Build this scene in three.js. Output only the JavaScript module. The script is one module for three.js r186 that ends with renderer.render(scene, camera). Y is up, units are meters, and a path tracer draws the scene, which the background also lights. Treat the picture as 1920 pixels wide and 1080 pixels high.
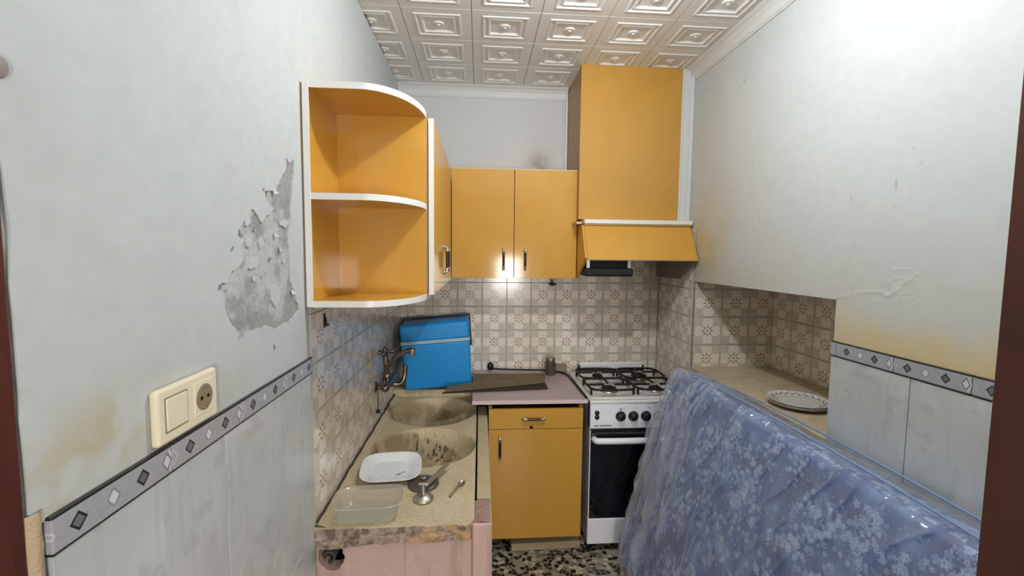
import * as THREE from 'three';
import { RoundedBoxGeometry } from 'three/addons/geometries/RoundedBoxGeometry.js';
import { RectAreaLightUniformsLib } from 'three/addons/lights/RectAreaLightUniformsLib.js';
import { mergeGeometries, toCreasedNormals } from 'three/addons/utils/BufferGeometryUtils.js';

// ---------------------------------------------------------------- camera, light, exposure
const scene = new THREE.Scene();
scene.background = new THREE.Color(0x000000);
const F = 840, EYE = 1.61;                                            // focal length in pixels of a 1920x1080 frame, eye height
const camera = new THREE.PerspectiveCamera(2 * Math.atan(540 / F) * 180 / Math.PI, 1920 / 1080, 0.02, 30);
{
  // the room's depth axis vanishes a little left of and above the middle: the phone is turned right, tipped down and rolled a touch
  const fwd = new THREE.Vector3(-60 / F, -65 / F, 1).normalize(), roll = 0.005;
  const down = new THREE.Vector3(-Math.sin(roll), Math.cos(roll), 0);
  down.addScaledVector(fwd, -down.dot(fwd)).normalize();
  const right = new THREE.Vector3().crossVectors(down, fwd);
  const m = new THREE.Matrix4().makeBasis(
    new THREE.Vector3(right.x, -down.x, -fwd.x), new THREE.Vector3(-right.y, down.y, fwd.y), new THREE.Vector3(-right.z, down.z, fwd.z));
  camera.quaternion.setFromRotationMatrix(m);
  camera.position.set(0, EYE, 0);
}
const renderer = new THREE.WebGLRenderer();
renderer.toneMapping = THREE.LinearToneMapping;
renderer.toneMappingExposure = 0.54;
renderer.shadowMap.enabled = true;
RectAreaLightUniformsLib.init();
const KITCHEN_LAMP = 4.8, HALL_LAMP = 0.7, WINDOW_LIGHT = 98;                            // candela
const WINDOW_COLOUR = new THREE.Color(1.0, 0.955, 0.92);
const LAMP_COLOUR = new THREE.Color(0.935, 0.99, 1.025), HALL_COLOUR = new THREE.Color(1.0, 0.97, 0.94);

// ---------------------------------------------------------------- room measures (metres)
const XL = -0.51, XR = 1.19, ZB = -2.9, CEIL = 2.645, ZD = -0.5;      // left wall, right wall, back wall, ceiling, door wall
const SILL = 0.985, LINTEL = 1.468, NZ0 = -2.41, NZ1 = -1.41, NX = 1.66; // niche in the right wall

// ---------------------------------------------------------------- helpers
function rng(seed) { return () => { seed = (seed + 0x6d2b79f5) | 0; let t = Math.imul(seed ^ (seed >>> 15), 1 | seed); t = (t + Math.imul(t ^ (t >>> 7), 61 | t)) ^ t; return ((t ^ (t >>> 14)) >>> 0) / 4294967296; }; }
function hash(x, y, s) { let h = Math.imul(x, 374761393) ^ Math.imul(y, 668265263) ^ Math.imul(s, 1274126177); h = Math.imul(h ^ (h >>> 13), 1274126177); return ((h ^ (h >>> 16)) >>> 0) / 4294967296; }
function noise(x, y, s = 0, p = 0) {                                   // value noise, tiling every p cells if p
  const xi = Math.floor(x), yi = Math.floor(y), fx = x - xi, fy = y - yi, w = (a) => (p ? ((a % p) + p) % p : a);
  const u = fx * fx * (3 - 2 * fx), v = fy * fy * (3 - 2 * fy);
  const a = hash(w(xi), w(yi), s), b = hash(w(xi + 1), w(yi), s), c = hash(w(xi), w(yi + 1), s), d = hash(w(xi + 1), w(yi + 1), s);
  return a + (b - a) * u + (c - a) * v + (a - b - c + d) * u * v;
}
function fbm(x, y, s = 0, o = 4, p = 0) { let t = 0, a = 0.5, n = 0; for (let i = 0; i < o; i++) { t += a * noise(x, y, s + i * 17, p); n += a; x *= 2; y *= 2; p *= 2; a *= 0.5; } return t / n; }
const clamp = (x, a = 0, b = 1) => Math.min(b, Math.max(a, x));
const sm = (a, b, x) => { const t = clamp((x - a) / (b - a)); return t * t * (3 - 2 * t); };
const mix = (a, b, t) => a.map((v, i) => v + (b[i] - v) * t);
function tex(w, h, fn, linear = false) {                              // fn(u, v) -> [r, g, b] in 0..1 (sRGB unless linear)
  const d = new Uint8Array(w * h * 4);
  for (let j = 0; j < h; j++) for (let i = 0; i < w; i++) {
    const c = fn((i + 0.5) / w, (j + 0.5) / h), k = (j * w + i) * 4;
    d[k] = clamp(c[0]) * 255; d[k + 1] = clamp(c[1]) * 255; d[k + 2] = clamp(c[2]) * 255; d[k + 3] = 255;
  }
  const t = new THREE.DataTexture(d, w, h, THREE.RGBAFormat);
  t.wrapS = t.wrapT = THREE.RepeatWrapping; t.magFilter = THREE.LinearFilter; t.minFilter = THREE.LinearMipmapLinearFilter; t.generateMipmaps = true;
  if (!linear) t.colorSpace = THREE.SRGBColorSpace;
  t.needsUpdate = true;
  return t;
}
const grey = (fn) => (u, v) => { const g = fn(u, v); return [g, g, g]; };
function canvasTex(w, h, draw) {
  const c = document.createElement('canvas'); c.width = w; c.height = h; draw(c.getContext('2d'), w, h);
  const t = new THREE.CanvasTexture(c); t.colorSpace = THREE.SRGBColorSpace; t.wrapS = t.wrapT = THREE.RepeatWrapping;
  return t;
}
const std = (o) => new THREE.MeshStandardMaterial(o), phys = (o) => new THREE.MeshPhysicalMaterial(o);
const used = new Map();
function numbered(n) { const k = used.get(n) || 0; used.set(n, k + 1); return k ? n + '_' + String(k).padStart(3, '0') : n; }
function mesh(name, geo, mat, parent) {
  const m = new THREE.Mesh(geo, mat); m.castShadow = m.receiveShadow = true;
  m.name = parent && parent !== scene ? name : numbered(name);
  (parent || scene).add(m);
  return m;
}
function thing(name, label, category, pos = [0, 0, 0], group) {
  const g = new THREE.Group(); g.name = numbered(name); g.position.set(...pos); g.userData = { label, category };
  if (group) g.userData.group = group;
  scene.add(g); return g;
}
function tag(o, label, category, group) { o.userData.label = label; o.userData.category = category; if (group) o.userData.group = group; return o; }
function structure(name, geo, mat, label, category) { const m = mesh(name, geo, mat); m.userData = { kind: 'structure', label, category }; return m; }
const box = (x0, x1, y0, y1, z0, z1) => new THREE.BoxGeometry(x1 - x0, y1 - y0, z1 - z0).translate((x0 + x1) / 2, (y0 + y1) / 2, (z0 + z1) / 2);
const rbox = (x0, x1, y0, y1, z0, z1, r = 0.003, s = 2) => new RoundedBoxGeometry(x1 - x0, y1 - y0, z1 - z0, s, Math.min(r, (x1 - x0) / 2.01, (y1 - y0) / 2.01, (z1 - z0) / 2.01)).translate((x0 + x1) / 2, (y0 + y1) / 2, (z0 + z1) / 2);
const strip = (g) => { const n = g.index ? g.toNonIndexed() : g; for (const k of Object.keys(n.attributes)) if (!['position', 'normal', 'uv'].includes(k)) n.deleteAttribute(k); return n; };
const merge = (list) => mergeGeometries(list.map(strip));
function uvBy(geo, fn) {                                               // fn(position, normal) -> [u, v]
  const p = geo.attributes.position, n = geo.attributes.normal, a = new Float32Array(p.count * 2), P = new THREE.Vector3(), N = new THREE.Vector3();
  for (let i = 0; i < p.count; i++) { P.fromBufferAttribute(p, i); N.fromBufferAttribute(n, i); const q = fn(P, N); a[2 * i] = q[0]; a[2 * i + 1] = q[1]; }
  geo.setAttribute('uv', new THREE.BufferAttribute(a, 2)); return geo;
}
const metric = (geo, k = 1) => uvBy(geo.index ? geo.toNonIndexed() : geo, (p, n) => { const x = Math.abs(n.x), y = Math.abs(n.y), z = Math.abs(n.z); return x >= y && x >= z ? [-p.z * k, p.y * k] : y >= z ? [p.x * k, -p.z * k] : [p.x * k, p.y * k]; });
const mirrorZ = (g) => { g.scale(1, 1, -1); for (const a of Object.values(g.attributes)) { const n = a.itemSize, d = a.array; for (let i = 0; i < a.count; i += 3) for (let k = 0; k < n; k++) { const q = d[(i + 1) * n + k]; d[(i + 1) * n + k] = d[(i + 2) * n + k]; d[(i + 2) * n + k] = q; } } return g; };
const V = (x, y, z) => new THREE.Vector3(x, y, z);
const tube = (pts, r, n = 24, s = 8, closed = false) => new THREE.TubeGeometry(new THREE.CatmullRomCurve3(pts.map((p) => V(...p)), closed, 'centripetal'), n, r, s, closed);
const rod = (a, b, r, s = 12) => { const A = V(...a), B = V(...b), d = B.clone().sub(A), g = new THREE.CylinderGeometry(r, r, d.length(), s); g.applyQuaternion(new THREE.Quaternion().setFromUnitVectors(V(0, 1, 0), d.normalize())); return g.translate((a[0] + b[0]) / 2, (a[1] + b[1]) / 2, (a[2] + b[2]) / 2); };
const ball = (x, y, z, r, n = 14) => new THREE.SphereGeometry(r, n, Math.max(8, n >> 1)).translate(x, y, z);
const lathe = (pts, s = 32) => new THREE.LatheGeometry(pts.map((p) => new THREE.Vector2(...p)), s);
function grid(nu, nv, fn) {                                            // smooth surface, fn(u, v) -> [x, y, z]
  const pos = [], uv = [], idx = [];
  for (let j = 0; j <= nv; j++) for (let i = 0; i <= nu; i++) { pos.push(...fn(i / nu, j / nv)); uv.push(i / nu, j / nv); }
  for (let j = 0; j < nv; j++) for (let i = 0; i < nu; i++) { const a = j * (nu + 1) + i, b = a + 1, c = a + nu + 1, d = c + 1; idx.push(a, b, d, a, d, c); }
  const g = new THREE.BufferGeometry(); g.setAttribute('position', new THREE.Float32BufferAttribute(pos, 3)); g.setAttribute('uv', new THREE.Float32BufferAttribute(uv, 2)); g.setIndex(idx); g.computeVertexNormals();
  return g;
}
function plate2d(pts, depth, bevel = 0) {                              // extruded outline in x/y, thickness towards +z
  const s = new THREE.Shape(pts.map((p) => new THREE.Vector2(...p)));
  return new THREE.ExtrudeGeometry(s, { depth, bevelEnabled: bevel > 0, bevelSize: bevel, bevelThickness: bevel, bevelSegments: 1, steps: 1 });
}
// profile in (x, y) stays in that plane and runs along z
const alongZ = (pts, z0, z1) => plate2d(pts, z1 - z0).translate(0, 0, z0);
// outline in (z, y) made thick along x
const alongX = (pts, x0, x1) => plate2d(pts.map(([z, y]) => [-z, y]), x1 - x0).rotateY(Math.PI / 2).translate(x0, 0, 0);
// outline in (x, z) made thick along y
const alongY = (pts, y0, y1) => plate2d(pts.map(([x, z]) => [x, -z]), y1 - y0).rotateX(-Math.PI / 2).translate(0, y0, 0);

// ---------------------------------------------------------------- materials
const plasterBump = tex(512, 512, grey((u, v) => 0.5 * fbm(u * 6, v * 6, 3, 3, 6) + 0.3 * fbm(u * 40, v * 40, 9, 3, 40) + 0.2 * noise(u * 180, v * 180, 5, 180)), true);
const scratch = tex(256, 256, grey((u, v) => 0.35 + 0.4 * fbm(u * 7, v * 7, 71, 4, 7)), true);
// left wall paint: u = distance from the camera / 3, v = height / 2.7
const leftPaint = tex(1024, 1024, (u, v) => {
  const s = u * 3, y = v * 2.7, n = fbm(s * 5, y * 5, 21, 5), f = fbm(s * 40, y * 40, 22, 3);
  let c = mix([0.725, 0.742, 0.742], [0.755, 0.772, 0.772], n); c = c.map((q) => q + (f - 0.5) * 0.03);
  // nicotine-coloured dirt where hands reach for the switch and along the border tiles, patchy
  const grain = sm(0.36, 0.62, fbm(s * 19, y * 19, 23, 6)) * 0.8 + 0.2;
  const a = Math.exp(-(((s - 0.665) / 0.1) ** 2) - ((y - 1.37) / 0.05) ** 2), b = Math.exp(-(((s - 0.56) / 0.1) ** 2) - ((y - 1.31) / 0.07) ** 2), d = Math.exp(-(((s - 0.9) / 0.06) ** 2) - ((y - 1.33) / 0.06) ** 2);
  c = mix(c, [0.7, 0.66, 0.55], clamp((a * 0.75 + b * 0.65 + d * 0.35) * grain));
  // scuffs
  c = mix(c, [0.7, 0.71, 0.71], 0.3 * sm(0.62, 0.85, fbm(s * 7, y * 9, 31, 5)));
  return c;
});
// right wall paint: same layout, yellowed by cooking next to the hood, above the border and round the niche
const rightPaint = tex(1024, 1024, (u, v) => {
  const s = u * 3, y = v * 2.7, n = fbm(s * 5, y * 5, 41, 5), f = fbm(s * 40, y * 40, 42, 3);
  let c = mix([0.75, 0.767, 0.767], [0.77, 0.787, 0.787], n); c = c.map((q) => q + (f - 0.5) * 0.025);
  const grain = sm(0.25, 0.75, fbm(s * 8, y * 8, 43, 5)) * 0.6 + 0.4, edge = (fbm(s * 6, y * 6, 46, 4) - 0.5) * 0.16;
  const hood = Math.exp(-(((s - 2.36) / 0.26) ** 2) - ((y - 1.66) / 0.24) ** 2), band = sm(1.5 + edge, 1.34 + edge, y) * sm(1.5, 1.38, s), low = sm(1.74 + edge, 1.46 + edge, y);
  c = mix(c, [0.755, 0.75, 0.69], clamp(low * grain * 0.6));
  c = mix(c, [0.74, 0.68, 0.53], clamp(hood * grain * 0.95));
  c = mix(c, [0.8, 0.725, 0.54], clamp(band * (0.5 + 0.5 * grain)));
  c = mix(c, [0.6, 0.57, 0.5], 0.5 * sm(0.93, 0.97, noise(s * 45, y * 45, 47)) * sm(0.55, 0.7, noise(s * 5, y * 5, 48)));
  return c;
});
// raised blisters and ridges of old paint on the right wall, just above and beside the niche
const rightRelief = tex(1024, 1024, grey((u, v) => {
  const s = u * 3, y = v * 2.7, w = (fbm(s * 9, y * 9, 51, 4) - 0.5) * 0.12;
  let h = 0.42 + 0.1 * (fbm(s * 4, y * 4, 52, 3) - 0.5) + 0.03 * (fbm(s * 45, y * 45, 53, 3) - 0.5);
  const reg = sm(1.06, 1.14, s) * sm(1.5, 1.38, s) * sm(1.46, 1.49, y) * sm(1.62, 1.57, y);
  const r1 = Math.abs(((y - 1.49) * 1.6 + (s - 1.25) * 0.5 + w) * 11 % 1 - 0.5), r2 = Math.abs(fbm(s * 12, y * 20, 54, 3) - 0.5);
  h += reg * sm(0.35, 0.6, fbm(s * 16, y * 16, 57, 3)) * (0.2 * Math.exp(-r1 * 8) + 0.14 * Math.exp(-r2 * 30));
  h += 0.12 * sm(0.62, 0.78, fbm(s * 7, y * 7, 55, 3)) * sm(1.9, 1.6, y);
  return h;
}), true);
const backPaint = tex(512, 512, (u, v) => {
  const x = u * 3 - 1, y = v * 2.7, n = fbm(x * 5, y * 5, 61, 5);
  let c = mix([0.79, 0.79, 0.79], [0.815, 0.815, 0.81], n);
  const g = sm(0.25, 0.75, fbm(x * 16, y * 16, 62, 4)), soot = Math.exp(-(((x - 0.37) / 0.07) ** 2) - ((y - 2.17) / 0.09) ** 2);
  return mix(c, [0.46, 0.38, 0.3], clamp(soot * (0.15 + g) * 0.42));
});
const barePlaster = tex(512, 512, (u, v) => {
  const n = fbm(u * 9, v * 9, 81, 5, 9), p = sm(0.45, 0.6, fbm(u * 6, v * 6, 82, 5, 6)), g = fbm(u * 60, v * 60, 83, 3, 60);
  return mix([0.55, 0.55, 0.548], [0.715, 0.715, 0.715], clamp(p * 0.7 + n * 0.4)).map((q) => q + (g - 0.5) * 0.1);
});
const M = {
  leftPaint: std({ map: leftPaint, roughness: 0.75, bumpMap: plasterBump, bumpScale: 0.0035 }),
  rightPaint: std({ map: rightPaint, roughness: 0.6, bumpMap: rightRelief, bumpScale: 0.009 }),
  backPaint: std({ map: backPaint, roughness: 0.75, bumpMap: plasterBump, bumpScale: 0.002 }),
  bare: std({ map: barePlaster, roughness: 0.95, bumpMap: barePlaster, bumpScale: 0.004 }),
  plain: std({ color: 0xdcdcd6, roughness: 0.8, bumpMap: plasterBump, bumpScale: 0.002 }),
  ceiling: phys({ color: 0xe3e0db, roughness: 0.42, bumpMap: plasterBump, bumpScale: 0.0006, clearcoat: 0.25, clearcoatRoughness: 0.3 }),
  cornice: std({ color: 0xd2d2d0, roughness: 0.5 }),
  grout: std({ color: 0x8f877a, roughness: 0.95, bumpMap: plasterBump, bumpScale: 0.002 }),
  white: phys({ color: 0xe6e4e0, roughness: 0.35 }),
  chipboard: std({ color: 0xa98a62, roughness: 0.85 }),
  black: phys({ color: 0x0d0d0d, roughness: 0.35 }),
  blackMatt: std({ color: 0x171615, roughness: 0.75 }),
  iron: std({ color: 0x17120e, roughness: 0.55, metalness: 0.3 }),
  chrome: std({ color: 0xcfcac2, roughness: 0.16, metalness: 1 }),
  oldChrome: std({ color: 0x857a70, roughness: 0.5, metalness: 1, roughnessMap: scratch }),
  steel: std({ color: 0xcac5bc, roughness: 0.32, metalness: 1 }),
};
function laminate(seed, tint) {
  const t = tex(512, 512, (u, v) => {
    const n = fbm(u * 5, v * 5, seed, 4, 5), g = fbm(u * 3, v * 60, seed + 3, 3, 0), s = sm(0.7, 0.78, fbm(u * 24, v * 24, seed + 7, 3, 24));
    return mix(mix(tint, tint.map((q) => q * 0.93), n), tint.map((q) => q * 0.8), 0.07 * g + 0.05 * s);
  });
  return phys({ map: t, roughness: 0.62, clearcoat: 0.6, clearcoatRoughness: 0.1 });
}
M.orange = laminate(101, [0.815, 0.6, 0.19]);
M.orangeDark = laminate(131, [0.78, 0.57, 0.2]);
M.frameWood = phys({ map: tex(256, 512, (u, v) => { const g = fbm(u * 18 + 2 * fbm(u * 3, v * 2, 141, 3), v * 2, 142, 4); return mix([0.23, 0.085, 0.05], [0.35, 0.145, 0.09], g); }), roughness: 0.4, clearcoat: 0.3, clearcoatRoughness: 0.3 });

// wall tile with a four-lobed flower, 8 brown dashes round its heart, darker beige squares in the corners
function flowerTile(seed, lobe, corner) {
  return canvasTex(256, 256, (c, w) => {
    const r = rng(seed);
    c.fillStyle = corner; c.fillRect(0, 0, w, w);
    c.fillStyle = 'rgba(90,82,66,0.10)'; for (let i = 0; i < 500; i++) c.fillRect(r() * w, r() * w, 3 + r() * 14, 1 + r() * 2);
    c.fillStyle = lobe;
    for (let k = 0; k < 4; k++) {
      c.save(); c.translate(w / 2, w / 2); c.rotate(k * Math.PI / 2); c.beginPath();
      c.moveTo(0, 4); c.bezierCurveTo(-26, -28, -62, -52, -50, -96); c.bezierCurveTo(-46, -122, -16, -128, 0, -114); c.bezierCurveTo(16, -128, 46, -122, 50, -96); c.bezierCurveTo(62, -52, 26, -28, 0, 4);
      c.fill(); c.strokeStyle = 'rgba(140,125,100,0.35)'; c.lineWidth = 3; c.stroke(); c.restore();
    }
    c.fillStyle = '#8d6a50';
    for (let k = 0; k < 8; k++) { c.save(); c.translate(w / 2, w / 2); c.rotate(k * Math.PI / 4); c.beginPath(); c.ellipse(0, -38, 5, 13, 0, 0, 7); c.fill(); c.restore(); }
    c.beginPath(); c.arc(w / 2, w / 2, 8, 0, 7); c.fill(); c.fillStyle = lobe; c.beginPath(); c.arc(w / 2, w / 2, 4, 0, 7); c.fill();
    c.fillStyle = 'rgba(120,95,60,0.10)'; for (let i = 0; i < 60; i++) { c.beginPath(); c.arc(r() * w, r() * w, 2 + r() * 9, 0, 7); c.fill(); }
  });
}
const FLOWER = [[1, '#f3eadb', '#d8cfc0'], [2, '#efe6d6', '#d2c9ba'], [3, '#f5ede0', '#dcd3c4']].map((a) => phys({ map: flowerTile(...a), roughness: 0.22, clearcoat: 0.4, clearcoatRoughness: 0.12, bumpMap: scratch, bumpScale: 0.0006 }));
const GREYTILE = [0, 1, 2].map((k) => phys({ map: tex(256, 256, (u, v) => {
  const n = fbm(u * 3 + k * 7, v * 5 + k * 3, 150 + k, 5), st = fbm(u * 34, v * 5 + k, 160 + k, 4), sp = sm(0.62, 0.74, fbm(u * 9, v * 14, 170 + k, 4));
  return mix(mix([0.7, 0.715, 0.712], [0.8, 0.81, 0.806], n), [0.64, 0.65, 0.642], 0.35 * sp + 0.22 * sm(0.5, 0.75, st));
}), roughness: 0.28, clearcoat: 0.3, clearcoatRoughness: 0.15 }));
const BORDER = phys({ map: canvasTex(1024, 256, (c, w, h) => {
  c.fillStyle = '#a3a3a8'; c.fillRect(0, 0, w, h);
  const r = rng(77); for (let i = 0; i < 900; i++) { c.fillStyle = r() < 0.5 ? 'rgba(200,200,205,0.10)' : 'rgba(80,80,88,0.08)'; c.fillRect(r() * w, r() * h, 10 + r() * 60, 2 + r() * 5); }
  c.fillStyle = '#17161a'; c.fillRect(0, 0, w, 20); c.fillRect(0, h - 20, w, 20);
  const dia = (x, a, b, fill, line, lw) => { c.beginPath(); c.moveTo(x, h / 2 - b); c.lineTo(x + a, h / 2); c.lineTo(x, h / 2 + b); c.lineTo(x - a, h / 2); c.closePath(); c.fillStyle = fill; c.fill(); c.strokeStyle = line; c.lineWidth = lw; c.stroke(); };
  // four diamonds a tile: dark, pale, dark, and a large pale one with chevrons at the joint
  dia(210, 52, 58, '#6d6d74', '#26252a', 15); dia(465, 50, 66, '#d2d2d4', '#8b8b90', 13); dia(720, 52, 58, '#66666d', '#232227', 15); dia(960, 46, 72, '#cfcfd2', '#77777d', 14);
  c.strokeStyle = '#dadadd'; c.lineWidth = 12; c.beginPath(); c.moveTo(985, 40); c.lineTo(1022, 128); c.lineTo(985, 216); c.stroke();
  c.strokeStyle = '#bcbcc0'; c.beginPath(); c.moveTo(6, 60); c.lineTo(60, 128); c.lineTo(6, 196); c.stroke();
}), roughness: 0.3, clearcoat: 0.3, clearcoatRoughness: 0.2 });

// ---------------------------------------------------------------- floor, ceiling, hall
const R = rng(5);
const chips = []; for (let i = 0; i < 46 * 46; i++) chips.push([R(), R(), R(), R(), R()]);
const terrazzo = tex(1024, 1024, (u, v) => {
  const N = 46, x = u * N, y = v * N, xi = Math.floor(x), yi = Math.floor(y); let d1 = 9, d2 = 9, who = null;
  for (let j = -1; j <= 1; j++) for (let i = -1; i <= 1; i++) {
    const c = chips[((yi + j + N) % N) * N + ((xi + i + N) % N)], dx = x - (xi + i + c[0]), dy = y - (yi + j + c[1]), a = c[3] * 6.28, e = 0.75 + c[4] * 0.7;
    const d = Math.hypot((dx * Math.cos(a) + dy * Math.sin(a)) * e, (dy * Math.cos(a) - dx * Math.sin(a)) / e);
    if (d < d1) { d2 = d1; d1 = d; who = c; } else if (d < d2) d2 = d;
  }
  const gap = sm(0.06, 0.16, d2 - d1) * sm(0.66, 0.5, d1), g = fbm(u * 90, v * 90, 181, 2, 90);
  const k = who[2] < 0.46 ? [0.1, 0.095, 0.085] : who[2] < 0.62 ? [0.44, 0.42, 0.36] : who[2] < 0.82 ? [0.72, 0.69, 0.6] : [0.6, 0.57, 0.49];
  return mix([0.56, 0.53, 0.45], k, gap).map((q) => q + (g - 0.5) * 0.08);
});
structure('floor', metric(box(-1.6, 2.0, -0.12, 0, -3.05, 2.2), 0.85), phys({ map: terrazzo, roughness: 0.35, clearcoat: 0.2, clearcoatRoughness: 0.3 }), 'black and cream speckled terrazzo floor', 'floor');
const ceiling = structure('ceiling', box(-1.6, 2.0, CEIL + 0.012, CEIL + 0.14, -3.05, 2.2), M.ceiling, 'white ceiling of square embossed tiles', 'ceiling');
// embossed ceiling tiles: concentric square mouldings with a small rosette
const TW = 0.302, TD = 0.282, CX0 = -0.042, CZ0 = -2.004;
function ceilingTile(x0, x1, z0, z1, lim) {
  // [half size as a share of the tile, drop below the slab]
  const prof = [[0.5, 0.004], [0.492, 0.011], [0.345, 0.011], [0.333, 0.0145], [0.318, 0.015], [0.308, 0.012], [0.296, 0.009], [0.262, 0.008], [0.25, 0.0125], [0.234, 0.013], [0.222, 0.009], [0.208, 0.005], [0.0, 0.005]];
  const cx = (x0 + x1) / 2, cz = (z0 + z1) / 2, w = x1 - x0, d = z1 - z0, pos = [];
  const P = (k, c) => { const [s, h] = prof[k]; return [clamp(cx + [-1, 1, 1, -1][c] * s * w, lim[0], lim[1]), CEIL + 0.012 - h, clamp(cz + [-1, -1, 1, 1][c] * s * d, lim[2], lim[3])]; };
  for (let k = 0; k + 1 < prof.length; k++) for (let c = 0; c < 4; c++) { const a = P(k, c), b = P(k, (c + 1) % 4), e = P(k + 1, (c + 1) % 4), f = P(k + 1, c); pos.push(...a, ...b, ...e, ...a, ...e, ...f); }
  const g = new THREE.BufferGeometry(); g.setAttribute('position', new THREE.Float32BufferAttribute(pos, 3)); g.computeVertexNormals();
  const parts = [metric(g)];
  const ros = lathe([[0.0001, -0.013], [0.006, -0.012], [0.011, -0.008], [0.013, -0.005], [0.018, -0.009], [0.023, -0.007], [0.026, 0]], 16);
  ros.translate(cx, CEIL + 0.008, cz); const rp = ros.attributes.position;
  if (cx - 0.026 < lim[0] || cx + 0.026 > lim[1]) for (let i = 0; i < rp.count; i++) rp.setX(i, clamp(rp.getX(i), lim[0], lim[1]));
  if (cx > lim[0] - 0.02 && cz > lim[2] + 0.02 && cx < lim[1] + 0.02) parts.push(metric(ros));
  return merge(parts);
}
for (let j = 0; j < 9; j++) for (let i = -2; i < 4; i++) {
  const x0 = CX0 + i * TW, z1 = CZ0 - (3 - j - 1) * TD + TD * 0, z0 = z1 - TD;
  if (z1 <= -2.84 || z0 >= ZD) continue;
  if (x0 + TW / 2 > 0.56 && x0 + TW / 2 < 1.1 && z1 < -2.5) continue;                     // the flue casing stands here
  mesh('ceiling_tile', ceilingTile(x0, x0 + TW, z0, z1, [XL, XR - 0.05, -2.85, ZD]), M.ceiling, ceiling);
}
// hall behind the photographer
structure('wall_hall_left', metric(box(-1.72, -1.5, 0, CEIL + 0.1, -0.5, 2.2)), M.plain, 'plain hall wall left of the photographer', 'wall');
structure('wall_hall_right', metric(box(1.86, 2.0, 0, CEIL + 0.1, -0.36, 2.2)), M.plain, 'plain hall wall right of the photographer', 'wall');
structure('wall_hall_back', metric(merge([box(-1.6, 0.22, 0, CEIL + 0.1, 1.3, 1.45), box(0.62, 2.0, 0, CEIL + 0.1, 1.3, 1.45), box(0.22, 0.62, 0, 1.02, 1.3, 1.45), box(0.22, 0.62, 1.58, CEIL + 0.1, 1.3, 1.45)])), M.plain, 'end wall of the hall behind the photographer', 'wall');
{
  // small bright window at the end of the hall: its reflection glints in the glossy doors and tiles
  const w = new THREE.Group(); w.name = 'window_1'; w.userData = { kind: 'structure', label: 'small frosted window at the end of the hall', category: 'window' }; scene.add(w);
  mesh('pane', box(0.25, 0.59, 1.05, 1.55, 1.37, 1.376), std({ color: 0xffffff, emissive: WINDOW_COLOUR, emissiveIntensity: 4, roughness: 0.3 }), w);
  mesh('window_frame', merge([rbox(0.22, 0.25, 1.02, 1.58, 1.34, 1.4), rbox(0.59, 0.62, 1.02, 1.58, 1.34, 1.4), rbox(0.25, 0.59, 1.02, 1.05, 1.34, 1.4), rbox(0.25, 0.59, 1.55, 1.58, 1.34, 1.4)]), M.frameWood, w);
  const l = new THREE.RectAreaLight(WINDOW_COLOUR, WINDOW_LIGHT, 0.34, 0.5); l.position.set(0.42, 1.3, 1.335); l.name = 'window_light'; w.add(l);   // shines towards -z
}
structure('wall_front', metric(merge([box(-1.6, XL - 0.07, 0, CEIL + 0.02, ZD, -0.36), box(0.72, 1.9, 0, CEIL + 0.02, ZD, -0.36), box(XL - 0.07, 0.72, 2.2, CEIL + 0.02, ZD, -0.36)])), M.plain, 'wall with the doorway', 'wall');
{
  const d = new THREE.Group(); d.name = 'door_1'; d.userData = { kind: 'structure', label: 'dark red-brown wooden door frame at the picture edges', category: 'door frame' }; scene.add(d);
  mesh('jamb', metric(rbox(XL - 0.07, XL + 0.006, 0, 2.2, -0.516, -0.34, 0.004), 2), M.frameWood, d);
  mesh('jamb', metric(rbox(0.633, 0.72, 0, 2.2, -0.5, -0.34, 0.004), 2), M.frameWood, d);
  mesh('hinge_cap', lathe([[0.0001, 0.004], [0.011, 0.0035], [0.0135, 0]], 24).rotateZ(-Math.PI / 2).translate(XL + 0.006, 1.8, -0.5185), std({ color: 0x8d7f7d, roughness: 0.5 }), d);
  mesh('head', metric(rbox(XL - 0.07, 0.72, 2.12, 2.2, -0.505, -0.34, 0.004), 2), M.frameWood, d);
}

// ---------------------------------------------------------------- left wall
const wallLeft = structure('wall_left', metric(box(XL - 0.14, XL, 0, CEIL + 0.02, -3.05, -0.515), 2), M.bare, 'white left wall with peeling paint, grey tiles below and flowered tiles behind the sink', 'wall');
const fromS = (geo, t = 0) => geo.rotateY(Math.PI / 2).translate(XL + t, 0, 0);   // an outline in (distance, height) laid on the left wall
const PEEL = [[1.217, 1.861], [1.235, 1.842], [1.223, 1.817], [1.187, 1.786], [1.167, 1.762], [1.105, 1.751], [1.115, 1.737], [1.13, 1.723], [1.158, 1.713], [1.117, 1.696], [1.089, 1.676], [1.075, 1.688], [1.051, 1.703], [1.032, 1.691], [1.04, 1.673], [1.016, 1.664], [1.013, 1.678], [0.994, 1.661], [0.997, 1.645], [1.01, 1.631], [0.991, 1.622], [1.004, 1.608], [1.001, 1.589], [0.976, 1.576], [0.95, 1.564], [0.937, 1.547], [0.915, 1.546], [0.928, 1.521], [0.926, 1.495], [0.937, 1.476], [0.951, 1.456], [0.975, 1.439], [0.965, 1.422], [0.996, 1.435], [1.038, 1.432], [1.1, 1.432], [1.144, 1.417], [1.235, 1.425], [1.294, 1.447], [1.267, 1.49], [1.241, 1.527], [1.237, 1.563], [1.233, 1.609], [1.229, 1.649], [1.245, 1.684], [1.255, 1.737], [1.265, 1.784], [1.278, 1.827], [1.277, 1.862], [1.251, 1.844]];
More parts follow.
